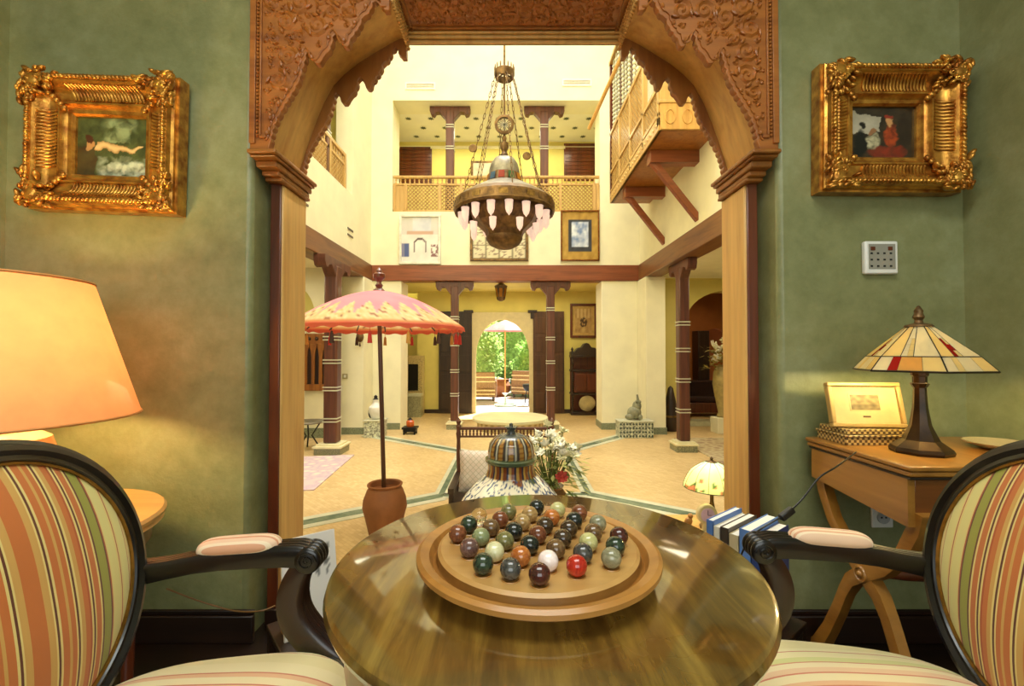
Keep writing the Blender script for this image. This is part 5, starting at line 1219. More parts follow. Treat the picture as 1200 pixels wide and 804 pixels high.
# ---------------------------------------------------------------- gallery balustrades
def lattice(b, x0, x1, z0, z1, y0, y1, step, w):
    n = int((x1 - x0 + z1 - z0) / step) + 1; H_ = z1 - z0
    for i in range(n):
        for s in (1, -1):
            s0 = x0 + i * step - (H_ if s > 0 else 0); xa, za, xb, zb_ = (s0, z0, s0 + H_, z1) if s > 0 else (s0, z0, s0 - H_, z1)
            pa, pb = Vector((xa, 0, za)), Vector((xb, 0, zb_)); 
            def clip(pa, pb):
                t0, t1 = 0.0, 1.0; dxx = pb.x - pa.x
                for lim, sg in ((x0, 1), (x1, -1)):
                    if dxx * sg > 0: t0 = max(t0, (lim - pa.x) / dxx)
                    else: t1 = min(t1, (lim - pa.x) / dxx)
                return (t0, t1) if t1 - t0 > .01 else None
            r_ = clip(pa, pb)
            if r_:
                a, c = pa.lerp(pb, r_[0]), pa.lerp(pb, r_[1]); ym = (y0 + y1) / 2; a.y = c.y = ym; b.beam(a, c, y1 - y0, w, (0, 1, 0)) if False else b.beam(a, c, w, y1 - y0, (0, 1, 0))
t = thing('gallery_balustrade', 'pale wooden lattice balustrade along the far upper gallery', 'balustrade', ((gx0 + gx1) / 2, YF + .06, ZG))
ox = (gx0 + gx1) / 2; hw = (gx1 - gx0) / 2 - .01; HB = at(580, 205, YF).z - ZG
MB().box(-hw, hw, -.035, .035, HB - .05, HB).build('hand_rail', M_LATT, t, bevel=.008)
MB().box(-hw, hw, -.025, .025, HB - .20, HB - .16).build('middle_rail', M_LATT, t, bevel=.005)
MB().box(-hw, hw, -.025, .025, 0, .05).build('bottom_rail', M_LATT, t, bevel=.005)
bal = MB().lathe([(.012, 0), (.02, .02), (.011, .04), (.019, .07), (.011, .11)], 8).mesh('baluster', M_LATT)
x = -hw + .05
while x < hw: piece('baluster', bal, t, (x, 0, HB - .16)); x += .095
posts = [gx0 + .03, at(475, 225, YF).x, at(515, 225, YF).x, at(540, 225, YF).x, at(580, 225, YF).x, at(625, 225, YF).x, at(657, 225, YF).x, at(697, 225, YF).x, gx1 - .03]
for i, px_ in enumerate(posts): MB().box(px_ - ox - .03, px_ - ox + .03, -.03, .03, .05, HB - .2).build('post', M_LATT, t, bevel=.005)
for i, (a, c) in enumerate(zip(posts, posts[1:])):
    a -= ox; c -= ox
    if c - a < .4: MB().box(a + .03, c - .03, -.01, .01, .05, HB - .2).build('solid_panel', M_LATT, t); continue
    b = MB(); lattice(b, a + .03, c - .03, .05, HB - .2, -.01, .01, .078, .022); b.build('lattice_panel', M_LATT, t, 0)
# left gallery railing (runs along the patio's left wall)
t = thing('side_balustrade', 'wooden railing with dark post in the upper left gallery', 'balustrade', (XL - .12, 6.7, ZG))
MB().box(-.03, .03, -1.4, 1.4, .62, .68).build('hand_rail', M_LATT, t, bevel=.006); MB().box(-.02, .02, -1.4, 1.4, .46, .5).build('middle_rail', M_LATT, t); MB().box(-.025, .025, -1.4, 1.4, 0, .05).build('bottom_rail', M_LATT, t)
for y in (-1.38, -.7, 0, .7, 1.36): MB().box(-.03, .03, y - .03, y + .03, .0, .62).build('post', M_LATT, t)
for y in (-1.35, -.67, .03, .73):
    b = MB(); lattice(b, y, y + .62, .05, .46, -.01, .01, .09, .022); b.v = [(v[1], v[0], v[2]) for v in b.v]; b.build('lattice_panel', M_LATT, t, 0)
y = -1.3
while y < 1.35: piece('baluster', bal, t, (0, y, .5)); y += .1
dpY = 7.35
t, poly, w = column('dark wooden post rising behind the upper left railing', 0, dpY, ZG - .04, 6.3, .16, (.3, .5), XL - .18, base=False); corbel(t, poly, w, True)
# shutters in the gallery's back wall
for i, (x0, x1, y0, y1, lab) in enumerate(((467, 506, 172, 215, 'brown shuttered window in the gallery left of the chandelier'), (661, 700, 168, 212, 'brown shuttered window in the gallery right of the chandelier'))):
    a, c = at(x0, y1, 11.08), at(x1, y0, 11.08); t = bpy.data.objects.new('window_%d' % (i + 1), None); COL.objects.link(t); t.location = ((a.x + c.x) / 2, 11.1, a.z); t['kind'] = 'structure'; t['label'] = lab
    hw_, hh = (c.x - a.x) / 2, c.z - a.z; MB().box(-hw_, hw_, -.02, 0, 0, hh).build('shutter_board', M_MAHOG, t)
    n = int(hh / .09)
    for k in range(n): MB().box(-hw_ + .03, hw_ - .03, -.032, -.02, k * hh / n + .012, (k + 1) * hh / n - .006).build('slat', M_MAHOG, t)
# low furniture seen through the balustrade behind the chandelier
a, c = at(551, 205, 11.05), at(600, 188, 11.05)
t = thing('gallery_mirror', 'wide dark framed picture on the gallery wall behind the chandelier', 'picture', ((a.x + c.x) / 2, 11.1, a.z - .1))
MB().box(-.5, .5, -.03, 0, 0, c.z - a.z + .1).build('frame', M_BRONZE, t, bevel=.005); MB().box(-.44, .44, -.034, -.03, .06, c.z - a.z + .04).build('canvas', plain('pale_canvas', (206, 196, 170), .6, var=.2, scale=6), t)

# ---------------------------------------------------------------- right: projecting lattice balcony
BX0, BX1, BYn, BYf, BZ0 = 1.87, XR + .02, 5.7, 8.55, 3.88
t = thing('lattice_balcony', 'projecting carved wooden balcony with lattice screens high on the right', 'balcony', (BX1, 7.1, BZ0))
def BB(b, nm, m_, parent=None, **k): b.v = [(x - BX1, y - 7.1, z - BZ0) for x, y, z in b.v]; return b.build(nm, m_, parent or t, **k)
BB(MB().box(BX0, BX1, BYn, BYf, BZ0, BZ0 + .06), 'floor_slab', M_CEDAR)
zt1, zt2b = 4.42, 5.15
BB(MB().box(BX0 - .02, BX0 + .03, BYn, BYf, BZ0, BZ0 + .17), 'carved_frieze', M_LATT, bevel=.004)
fz_ = MB()
for i in range(22):
    y = BYn + .08 + i * .127; fz_.ell((BX0 - .024, y, BZ0 + .085), (0, .045, .03), (0, -.012, .018), (.01, 0, 0), 7, 4)
BB(fz_, 'frieze_carving', M_LATT, kind='stuff')
BB(MB().box(BX0 - .02, BX0 + .04, BYn, BYf, BZ0 + .19, BZ0 + .23), 'lower_rail', M_LATT); BB(MB().box(BX0 - .02, BX0 + .04, BYn, BYf, zt1, zt1 + .05), 'middle_rail', M_LATT)
BB(MB().box(BX0 - .02, BX0 + .04, 6.4, BYf, zt2b, zt2b + .06), 'upper_rail', M_LATT)
ys = [BYn + .03, 6.4, 7.12, 7.83, BYf - .03]
for i, y in enumerate(ys): BB(MB().box(BX0 - .02, BX0 + .05, y - .03, y + .03, BZ0 + .06, zt1 + .2 if i == 0 else (6.5 if i in (1, 4) else zt2b)), 'post', M_LATT if i < 4 else M_MAHOG, bevel=.004)
for a, c in zip(ys, ys[1:]):
    b = MB(); lattice(b, a + .03, c - .03, BZ0 + .23, zt1, BX0, BX0 + .02, .085, .024); b.v = [(v[1], v[0], v[2]) for v in b.v]; BB(b, 'lattice_panel', M_LATT, smooth=0)
for a, c in list(zip(ys, ys[1:]))[1:]:
    b = MB(); lattice(b, a + .03, c - .03, zt1 + .05, zt2b, BX0, BX0 + .02, .10, .024); b.v = [(v[1], v[0], v[2]) for v in b.v]; BB(b, 'lattice_panel', M_LATT, smooth=0)
# turned bead screens above
for y in [6.55, 6.75, 6.95, 7.25, 7.45, 7.65, 7.95, 8.15, 8.35]:
    b = MB(); b.tube([(BX0 + .02, y, zt2b + .06), (BX0 + .02, y, 6.5)], .012, 6); z = zt2b + .1
    while z < 6.45: b.ball((BX0 + .02, y, z), .032, 7, 5); z += .075
    BB(b, 'turned_bead_bar', M_PSTR)
BB(MB().box(BX0 - .03, BX0 + .06, 6.35, BYf, 6.5, 6.56), 'head_rail', M_LATT)
BB(MB().box(BX0 + .09, BX0 + .12, 7.15, BYf - .06, zt2b + .02, 6.5), 'shutter_panel', M_MAHOG, bevel=.004)
# near end: carved panel, rail and scalloped crest
cr = [(BX0, zt1 + .05), (BX0 + .33, zt1 + .05)]
e0 = BX0; e1 = BX1 - .01
BB(MB().box(e0, e1, BYn - .03, BYn + .02, BZ0, BZ0 + .33), 'end_panel', M_CEDARL, bevel=.004)
BB(MB().box(e0 - .02, e1, BYn - .045, BYn + .03, BZ0 + .33, BZ0 + .37), 'end_rail', M_LATT, bevel=.006)
crest = [(e0, BZ0 + .37), (e1, BZ0 + .37)]
cw = (e1 - e0) / 2; poly = [(e0, BZ0 + .37), (e1, BZ0 + .37)]
top = []
for k in range(2):
    x0 = e0 + k * cw; top += [(x0, BZ0 + .62), (x0 + .04 * cw, BZ0 + .70), (x0 + .14 * cw, BZ0 + .72), (x0 + .24 * cw, BZ0 + .68), (x0 + .28 * cw, BZ0 + .62), (x0 + .36 * cw, BZ0 + .62), (x0 + .40 * cw, BZ0 + .58), (x0 + .50 * cw, BZ0 + .55), (x0 + .58 * cw, BZ0 + .47), (x0 + .9 * cw, BZ0 + .47)]
BB(MB().prism([(e0, BZ0 + .37), (e1, BZ0 + .37), (e1, BZ0 + .62)] + top[::-1], BYn - .03, BYn), 'crest', M_LATT, bevel=.004)
for k in range(3):
    x = e0 + .12 + k * .22; BB(MB().tube([(x + .06 * math.cos(q), BYn - .032, BZ0 + .16 + .09 * math.sin(q)) for q in [i * PI / 8 for i in range(16)]], .012, 5, True), 'end_carving', M_CEDARL)
for y in (6.35, 7.75):
    BB(MB().box(BX0 + .05, BX1, y - .09, y + .09, BZ0 - .17, BZ0), 'joist', M_BROWN, bevel=.01)
    BB(MB().tube([(BX0 + .10, y, BZ0 - .15), (BX0 + .2, y, BZ0 - .26)], .05, 8), 'strut_knob', M_BROWN)
    BB(MB().beam((BX0 + .14, y, BZ0 - .17), (BX1 + .0, y, 2.93), .09, .09, (0, 1, 0)), 'strut', M_BROWN, bevel=.008)
# long wooden pole leaning across the upper right corner
BB(MB().tube([at(690, 151, 8.3), (BX0, 7.12, at(739, 44, 7.12).z)], .034, 8), 'awning_pole', M_CEDARL)

# ---------------------------------------------------------------- pictures on the far wall
def picture(name, label, x0, x1, y0, y1, Y, border, fm, fn, matb=None, d=.05, nu=32, nv=40):
    a, c = at(x0, y1, Y), at(x1, y0, Y); t = thing(name, label, 'picture', ((a.x + c.x) / 2, Y, a.z)); w, h = (c.x - a.x) / 2, c.z - a.z
    b = MB().box(-w, w, -d, 0, 0, border).box(-w, w, -d, 0, h - border, h).box(-w, -w + border, -d, 0, border, h - border).box(w - border, w, -d, 0, border, h - border); b.build('frame', fm, t, bevel=.006)
    q = border
    if matb: MB().box(-w + q, w - q, -.02, -.001, q, h - q).build('mat_board', matb[1], t); q += matb[0]
    MB().grid(lambda u, v: (-w + q + (2 * w - 2 * q) * u, -.023, q + (h - 2 * q) * v), nu, nv, fn).build('canvas', M_PRINT, t)
def street(u, v):
    c = mix(lin((206, 206, 200)), lin((236, 232, 222)), .5 + .5 * fbm(u, v, 4, 1))
    if v > .6: c = mix(lin((180, 184, 200)), lin((226, 226, 226)), .5 + .5 * fbm(u, v, 3, 2)) if .3 < u < .8 else mix(c, lin((196, 190, 186)), .6)
    if u < .2 and .1 < v < .42: c = lin((70, 86, 140)) if u > .07 else lin((120, 120, 150))
    d_ = math.hypot((u - .5) / .17, max(0, v - .38) / .14)
    if .82 < d_ < 1.1 and v > .2: c = lin((90, 70, 70))
    if u > .8 and .1 < v < .4 and fbm(u, v, 12, 3) > 0: c = lin((130, 90, 90))
    if abs(u - .5) < .35 and .62 < v < .68: c = lin((196, 160, 140))
    return c
def panels(u, v):
    c = mix(lin((200, 190, 150)), lin((226, 216, 184)), .5 + .5 * fbm(u, v, 5, 5))
    if (u * 4) % 1 < .05 or (v * 3) % 1 < .05: c = lin((120, 110, 84))
    if fbm(u, v, 14, 8) > .25: c = lin((140, 120, 100))
    return c
def abstr(u, v):
    e = max(abs(u - .5) * 2, abs(v - .5) * 2)
    if e > .66: return mix(lin((150, 110, 30)), lin((196, 160, 70)), .5 + .5 * fbm(u, v, 7, 4))
    if abs(u - .5) * 2 > .46 or v < .27 or v > .78: return mix(lin((24, 26, 30)), lin((60, 64, 70)), .5 + .5 * fbm(u, v, 6, 5))
    return mix(lin((90, 120, 170)), lin((230, 236, 240)), max(0, min(1, .55 + 1.2 * fbm(u, v, 4, 2))))
picture('framed_picture', 'white framed street scene picture on the far wall left of the chandelier', 468, 517, 252, 310, YF - .001, .05, plain('white_frame', (226, 222, 206), .5), street)
picture('framed_picture', 'wide dark framed panel picture hanging behind the bottom of the chandelier', 551, 619, 256, 306, YF - .001, .05, M_BRONZE, panels)
picture('framed_picture', 'gold picture with black and pale blue centre on the far wall at right', 657, 702, 247, 306, YF - .001, .03, M_GOLDD, abstr)
def vint(u, v):
    c = mix(lin((150, 110, 60)), lin((200, 170, 110)), .5 + .5 * fbm(u, v, 5, 6))
    if (u - .5) ** 2 + (v - .45) ** 2 < .05 and fbm(u, v, 8, 3) > -.1: c = lin((70, 48, 30))
    if v > .6 and (int(u * 9) % 2): c = mix(c, lin((226, 206, 150)), .5)
    return c
picture('framed_picture', 'small sepia picture in wooden frame above the dark carved cabinet', 668, 699, 356, 396, YB - .001, .06, M_MAHOG, vint, (.07, plain('tan_mat', (196, 164, 96), .7)))
# vents high on the far wall
for i, (x0, x1, y, lab) in enumerate(((475, 510, 101, 'slim white air vent high on the far wall, left'), (659, 693, 97, 'slim white air vent high on the far wall, right'))):
    a = at(x0, y + 4, YF); c = at(x1, y - 4, YF); t = thing('air_vent', lab, 'vent', ((a.x + c.x) / 2, YF, a.z)); w = (c.x - a.x) / 2; h = c.z - a.z
    MB().box(-w, w, -.015, 0, 0, .025).box(-w, w, -.015, 0, h - .025, h).box(-w, -w + .025, -.015, 0, .025, h - .025).box(w - .025, w, -.015, 0, .025, h - .025).build('frame', M_WPLAST, t)
    for k in range(3): MB().box(-w + .025, w - .025, -.01, 0, .032 + k * .03, .045 + k * .03).build('slat', plain('vent_grey', (200, 196, 190), .5), t)
for i, (Y, z, lab) in enumerate(((6.25, 3.12, 'nearer slotted vent on the white wall above the left beam'), (8.05, 3.12, 'farther slotted vent on the white wall above the left beam'))):
    t = thing('slot_vent', lab, 'vent', (XL, Y, z))
    for k in range(2): MB().box(0, .012, -.13, .13, k * .11, k * .11 + .03).build('slot', plain('slot_shadow', (110, 100, 84), .7), t)
# ---------------------------------------------------------------- garden door, sconce, cabinet
for i, (x0, x1, lab) in enumerate(((514, 553, 'dark panelled garden door leaf opened against the wall, left'), (625, 661, 'dark panelled garden door leaf opened against the wall, right'))):
    a, c = at(x0, 484, YB - .08), at(x1, 365, YB - .08); t = bpy.data.objects.new('door_%d' % (i + 1), None); COL.objects.link(t); t.location = ((a.x + c.x) / 2, YB - .06, ZF); t['kind'] = 'structure'; t['label'] = lab
    w, h = (c.x - a.x) / 2, c.z - ZF; MB().box(-w, w, -.03, .03, .01, h).build('door_leaf', M_DARK if i == 0 else wood('door_wood', (96, 58, 26), (60, 34, 14), 2, .45, 3), t, bevel=.004)
    for r_ in range(5):
        for s_ in range(2):
            x0_ = -w + .05 + s_ * w; MB().box(x0_, x0_ + w - .09, -.042, -.03, .12 + r_ * (h - .2) / 5, .12 + (r_ + .85) * (h - .2) / 5).build('door_panel', M_DARK if i == 0 else MATS['door_wood'], t, bevel=.006)
for i, px_ in enumerate((549, 624)):
    p = at(px_, 369, YB - .05); t = thing('iron_bracket', ('small dark iron pivot bracket above the left door leaf', 'small dark iron pivot bracket above the right door leaf')[i], 'bracket', (p.x, YB - .0, p.z))
    MB().box(-.12, .12, -.1, 0, .05, .12).box(-.05, .05, -.09, 0, -.1, .05).build('bracket', M_DARK, t, bevel=.01)
p = at(587, 330, 9.7)
t = thing('hanging_lantern', 'dark metal lantern hanging under the far beam', 'lantern', (p.x, 9.72, p.z - .42))
MB().lathe([(.03, 0), (.08, .03), (.09, .06), (.13, .3), (.14, .33), (.06, .38), (.05, .43)], 6).build('body', M_BRONZE, t, 20)
for k in range(6):
    a = (k + .5) * PI / 3; MB().obox((.099 * math.cos(a), .099 * math.sin(a), .18), Vector((-math.sin(a), math.cos(a), 0)) * .03, Vector((math.cos(a), math.sin(a), 0)) * .004, (.02 * math.cos(a), .02 * math.sin(a), .09)).build('glass_panel', MATS['amber_cup'], t)
MB().tube([(0, 0, .42), (0, 0, ZB0 + .1 - p.z + .42)], .01, 6).build('hook', M_BLACKM, t)
# carved cabinet
a, c = at(669, 484, YB - .35), at(706, 402, YB - .35)
t = thing('carved_cabinet', 'dark carved dresser with pointed crest against the far wall', 'cabinet', ((a.x + c.x) / 2, YB - .22, ZF)); w = (c.x - a.x) / 2; h = c.z - ZF
MB().box(-w, w, -.18, .2, 0, .08).build('plinth', M_DARK, t, bevel=.006)
for x in (-w + .04, w - .04):
    b = MB(); z = .08
    while z < h * .82: b.ball((x, -.15, z + .03), .035, 8, 5); z += .055
    b.build('turned_post', M_DARK, t)
MB().box(-w + .02, w - .02, .16, .2, .08, h * .82).build('back_panel', M_MAHOG, t)
for z in (.50, 1.08, h * .80): MB().box(-w, w, -.18, .2, z * h / h, z * h / h + .05).build('shelf', M_DARK, t, bevel=.005)
MB().box(-w + .09, w - .09, -.14, .16, .56, 1.07).build('cupboard', M_MAHOG, t, bevel=.005)
for s_ in (-1, 1): MB().box(s_ * (w - .12) if s_ < 0 else .01, -.01 if s_ < 0 else w - .12, -.165, -.14, .60, 1.03).build('cupboard_door', M_MAHOG, t, bevel=.01)
crest = [(-w, h * .82), (w, h * .82), (w, h * .88), (w * .8, h * .87), (w * .55, h * .93), (w * .3, h * .94), (w * .15, h * .99), (0, h), (-w * .15, h * .99), (-w * .3, h * .94), (-w * .55, h * .93), (-w * .8, h * .87), (-w, h * .88)]
MB().prism(crest, -.15, .15).build('crest', M_DARK, t, bevel=.01)
for s_ in (-1, 1): MB().lathe([(.03, 0), (.02, .04), (.035, .08), (0, .14)], 10, (s_ * (w - .04), -.1, h * .87)).build('finial', M_DARK, t)
p = at(688, 472, YB - .3)
o = MB().lathe([(0, .02), (.08, .02), (.19, 0), (.205, .006), (.2, .012), (.08, .04), (0, .04)], 32); o.v = [(x, -z * .95 - y * .18, y * .98) for x, y, z in o.v]; o = o.build('display_plate', plain('cream_plate', (214, 200, 150), .3, var=.1)); o.location = (p.x, YB - .30, ZF + .08 + .205); tag(o, 'round cream plate standing in the bottom of the dark cabinet', 'plate')

# ---------------------------------------------------------------- mosaic wall fountain and lantern on the left
a, c = at(473, 487, 10.9), at(489, 417, 10.9)
t = thing('mosaic_fountain', 'tiled wall fountain with dark niche beside the left far pillar', 'fountain', ((a.x + c.x) / 2, 11.2, ZF)); w = .22; h = c.z - ZF
MB().box(-w, w, 0, .3, 0, h).build('tiled_back', plain('zellige', (196, 176, 120), .35, var=.5, scale=46), t)
MB().box(-w * .55, w * .55, -.01, .02, h * .42, h * .86).build('niche', M_BLACKM, t); MB().lathe([(w * .55, 0), (0, .001)], 16, (0, 0, 0)).build('spout_plate', M_BRASS, t)
MB().box(-w * 1.1, w * 1.1, -.28, 0, 0, h * .34).build('basin', plain('zellige_basin', (170, 168, 130), .35, var=.5, scale=46), t)
MB().box(-w * 1.15, w * 1.15, -.3, 0, h * .34, h * .38).build('basin_rim', M_PSTR, t, bevel=.006)
p = at(480, 507, 8.7)
t = thing('lantern_stand', 'small black lantern with orange glass standing on the patio floor', 'lantern', (p.x, 8.75, ZF))
MB().box(-.12, .12, -.1, .1, .05, .10).box(-.14, .14, -.12, .12, .10, .14).build('stand', M_BLACKM, t, bevel=.005)
for x in (-.1, .1):
    for y in (-.08, .08): MB().box(x - .015, x + .015, y - .015, y + .015, 0, .05).build('foot', M_BLACKM, t)
MB().lathe([(.06, .14), (.075, .17), (.075, .24), (.05, .27)], 8).build('glass', plain('orange_glass', (206, 96, 40), .2), t); MB().lathe([(.055, .27), (.02, .30), (0, .32)], 8).build('cap', M_BLACKM, t)
# ornaments on mosaic boxes in front of the pillars
def planter(label, p, w, h, olabel, kind):
    t = thing('mosaic_planter', label, 'planter', p)
    MB().box(-w, w, -.16, .16, 0, h).build('tiled_box', plain('mosaic_white', (196, 200, 176), .35, var=.5, scale=34), t, bevel=.006)
    for x in range(-5, 6):
        if kind == 'frog':
            for z in range(4): piece('mosaic_star', dia_me, t, (x * w / 5.4, -.1615, h * (z + .5) / 4))
    MB().box(-w - .015, w + .015, -.175, .175, h, h + .02).build('rim', M_PSTR, t, bevel=.004)
    q = (p[0], p[1], p[2] + h + .025)
    if kind == 'vase':
        o = thing('white_vase', olabel, 'vase', q)
        MB().lathe([(.06, 0), (.09, .04), (.13, .14), (.12, .22), (.06, .28), (.045, .33), (.055, .36)], 24).build('body', M_WPLAST, o)
        MB().ell((-.09, 0, .12), (.05, 0, 0), (0, .06, 0), (0, 0, .11)).build('dark_patch', M_BLACKM, o); MB().lathe([(.055, .36), (.03, .39), (.035, .42), (0, .45)], 12).build('stopper', M_BLACKM, o)
    else:
        o = thing('stone_figure', olabel, 'statue', q)
        b = MB(); b.ell((0, 0, .128), (.13, 0, .03), (0, .11, 0), (-.03, 0, .12), 14, 9); b.ell((.05, 0, .25), (.085, 0, .0), (0, .075, 0), (0, 0, .1), 12, 8); b.ell((-.1, -.06, .06), (.09, 0, 0), (0, .05, 0), (0, 0, .058)); b.ell((.09, -.07, .055), (.05, 0, 0), (0, .05, 0), (0, 0, .053)); b.ball((.03, -.05, .34), .028); b.ball((.09, -.05, .335), .028)
        b.build('body', plain('grey_stone', (140, 140, 112), .6, var=.25, scale=14), o)
        b = MB().tube([(.08, .05, 0), (.10, .05, .25), (.07, .05, .46)], [.05, .04, .015], 8).build('rock_spout', plain('grey_stone', (140, 140, 112)), o)
dd_ = MB().prism([(-.02, 0), (0, -.026), (.02, 0), (0, .026)], -.003, 0); dia_me = dd_.mesh('mosaic_star', plain('mosaic_dark', (60, 76, 66), .4), 0)
p = at(441, 512, 8.55); planter('white mosaic planter box before the left pillar', (p.x, 8.5, ZF), .17, .30, 'white vase with dark patch on the left mosaic box', 'vase')
p = at(743, 508, 8.5); planter('white mosaic planter box with dark lozenges before the right pillar', (p.x, 8.48, ZF), .31, .29, 'grey stone frog figure on the right mosaic box', 'frog')

# ---------------------------------------------------------------- left arcade: carved screen, little table; wall sconce
a, c = at(356, 458, yl - .03), at(387, 391, yl - .03)
t = thing('carved_screen', 'carved wooden screen with three lancet openings on the left arcade wall', 'screen', ((a.x + c.x) / 2, yl, a.z)); w, h = (c.x - a.x) / 2, c.z - a.z
MB().box(-w, w, -.015, 0, 0, h).build('back_board', M_DARK, t)
MB().box(-w, w, -.05, -.015, 0, .12).build('rail', M_CEDAR, t, bevel=.006)
MB().box(-w, w, -.05, -.015, h * .82, h).build('rail', M_CEDAR, t, bevel=.006)
for k in range(4): x = -w + .03 + k * (2 * w - .06) / 3; MB().box(x - .03, x + .03, -.05, -.015, .12, h * .82).build('mullion', M_CEDAR, t, bevel=.006)
for k in range(3):
    x = -w + .03 + (k + .5) * (2 * w - .06) / 3; g = (2 * w - .06) / 6 - .03
    for s_ in (-1, 1): MB().prism([(x + s_ * g, h * .82), (x, h * .82), (x + s_ * g * .25, h * .76), (x + s_ * g * .7, h * .70), (x + s_ * g, h * .60)], -.045, -.015).build('arch_spandrel', M_CEDAR, t)
    MB().ball((x, -.05, h * .91), .035, 8, 5).build('boss', M_DARK, t)
p = at(366, 498, 7.4)
t = thing('small_tray_table', 'thin metal tray table beside the reddish column', 'table', (at(362, 500, 7.4).x, 7.4, ZF))
h = at(362, 494, 7.4).z - ZF; MB().lathe([(0, h - .02), (.24, h - .02), (.26, h), (.25, h + .01), (0, h - .01)], 32).build('tray', M_SILVER, t)
for k in range(3): a = k * 2.1; MB().tube([(.18 * math.cos(a), .18 * math.sin(a), h - .02), (.05 * math.cos(a), .05 * math.sin(a), h * .5), (.2 * math.cos(a), .2 * math.sin(a), 0)], .012, 6).build('leg', M_BLACKM, t)
p = at(422, 395, 8.65)
t = thing('hanging_ornament', 'dark round ornament hanging on the left pillar under the parasol', 'ornament', (p.x, 8.64, p.z)); MB().ell((0, 0, 0), (.075, 0, 0), (0, .05, 0), (0, 0, .10), 12, 8).build('body', M_BRONZE, t); MB().tube([(0, 0, .10), (0, 0, .25)], .006, 5).build('cord', M_BLACKM, t); MB().lathe([(.02, -.18), (.012, -.12), (0, -.1)], 8).build('tassel', M_BRONZE, t)
p = at(404, 441, 8.68)
t = thing('wall_switch', 'small square switch plate low on the left pillar', 'switch', (p.x, 8.699, p.z)); MB().box(-.05, .05, -.012, 0, -.05, .05).build('plate', plain('tan_plate', (170, 160, 116), .4), t, bevel=.004); MB().box(-.02, .02, -.018, -.012, -.025, .025).build('rocker', M_WPLAST, t)
# rugs
def rug(label, pts, c1, c2):
    m, nt, N, L, B = newmat('rug_' + label[:8]); mp = coords(N, L); v = N.new('ShaderNodeTexVoronoi'); v.inputs['Scale'].default_value = 7; L.new(mp.outputs[0], v.inputs['Vector'])
    r = ramp(N, [(.2, lin(c1)), (.5, lin(c2)), (.8, lin(mixc(c1, c2)))]); L.new(v.outputs['Distance'], r.inputs[0]); L.new(r.outputs[0], B.inputs['Base Color']); B.inputs['Roughness'].default_value = .9
    b = MB().prism([(p[0], p[1]) for p in pts], ZF, ZF + .012, lambda u, w_, d: (u, w_, d)); o = b.build('patterned_rug', m, None, 0); tag(o, label, 'rug')
def mixc(a, b): return tuple((x + y) / 2 for x, y in zip(a, b))
rug('faded lilac rug on the patio floor at left', [(-3.5, 5.0), (-2.25, 5.2), (-2.4, 6.95), (-3.65, 6.75)], (226, 206, 186), (196, 170, 180))
rug('patterned red and grey rug on the patio floor at right', [(2.95, 5.6), (4.6, 5.6), (4.6, 8.3), (2.95, 8.3)], (150, 120, 96), (196, 180, 140))

# ---------------------------------------------------------------- right arcade: urn with flowers, dark furniture in the inner room
p = at(846, 480, 8.9)
t = thing('flower_urn', 'tall pale urn of dried flowers beside the right arch post', 'flowers', (p.x, 8.9, ZF))
h = at(846, 430, 8.9).z - ZF
MB().box(-.16, .16, -.16, .16, 0, .3).build('pedestal', M_CREAM, t, bevel=.01)
MB().lathe([(.08, .3), (.1, .33), (.07, .4), (.13, .7), (.17, .95), (.15, h - .1), (.1, h), (.13, h + .03)], 20).build('urn', plain('olive_urn', (176, 156, 96), .4, var=.2), t)
rnd = random.Random(9); lf = MB()
for k in range(150):
    a = rnd.uniform(0, 6.28); q = math.sqrt(rnd.random()) * .33; c = Vector((q * math.cos(a), q * math.sin(a), h + rnd.uniform(-.1, .5) * (1 - q))); d = Vector((math.cos(a), math.sin(a), rnd.uniform(-.5, .8))).normalized() * .13; s = d.cross(Vector((0, 0, 1))).normalized() * .035
    lf.add([c, c + d * .5 + s, c + d, c + d * .5 - s], [(0, 1, 2, 3)], mix(lin((120, 110, 50)), lin((196, 176, 96)), rnd.random()))
lf.build('dried_leaves', M_LEAF, t, 0, kind='stuff')
for k in range(14):
    a = rnd.uniform(0, 6.28); q = rnd.uniform(.05, .34); piece('flower', fme[k % 2], t, (q * math.cos(a), q * math.sin(a) - .1, h + .1 + rnd.uniform(0, .45)), (rnd.uniform(-1, 1), rnd.uniform(-1, 1), 0), (2.2,) * 3)
a, c = at(806, 478, 11.2), at(852, 462, 11.2)
t = thing('low_sofa', 'low dark banquette in the ochre inner room', 'sofa', ((a.x + c.x) / 2 + .2, 11.3, ZF)); w = .85
MB().box(-w, w, -.3, .3, .1, .34).build('base', M_MAHOG, t, bevel=.02); MB().box(-w, w, -.28, .2, .34, .46).build('seat_cushion', plain('dark_velvet', (52, 30, 22), .9), t, bevel=.04); MB().box(-w, w, .18, .32, .34, .85).build('backrest', plain('dark_velvet', (52, 30, 22)), t, bevel=.04)
for x in (-w + .08, w - .08):
    for y in (-.24, .24): MB().box(x - .03, x + .03, y - .03, y + .03, 0, .1).build('foot', M_DARK, t)
a, c = at(816, 462, 12.8), at(825, 388, 12.8)
t = thing('tall_cupboard', 'tall narrow dark cupboard against the ochre inner wall', 'cupboard', ((a.x + c.x) / 2, 12.75, ZF)); h = c.z - ZF
MB().box(-.16, .16, -.2, .2, 0, h).build('body', M_DARK, t, bevel=.01); MB().box(-.13, .13, -.22, -.2, .1, h * .5).box(-.13, .13, -.22, -.2, h * .53, h - .08).build('door', M_DARK, t, bevel=.01)
p = at(828, 408, 13.0)
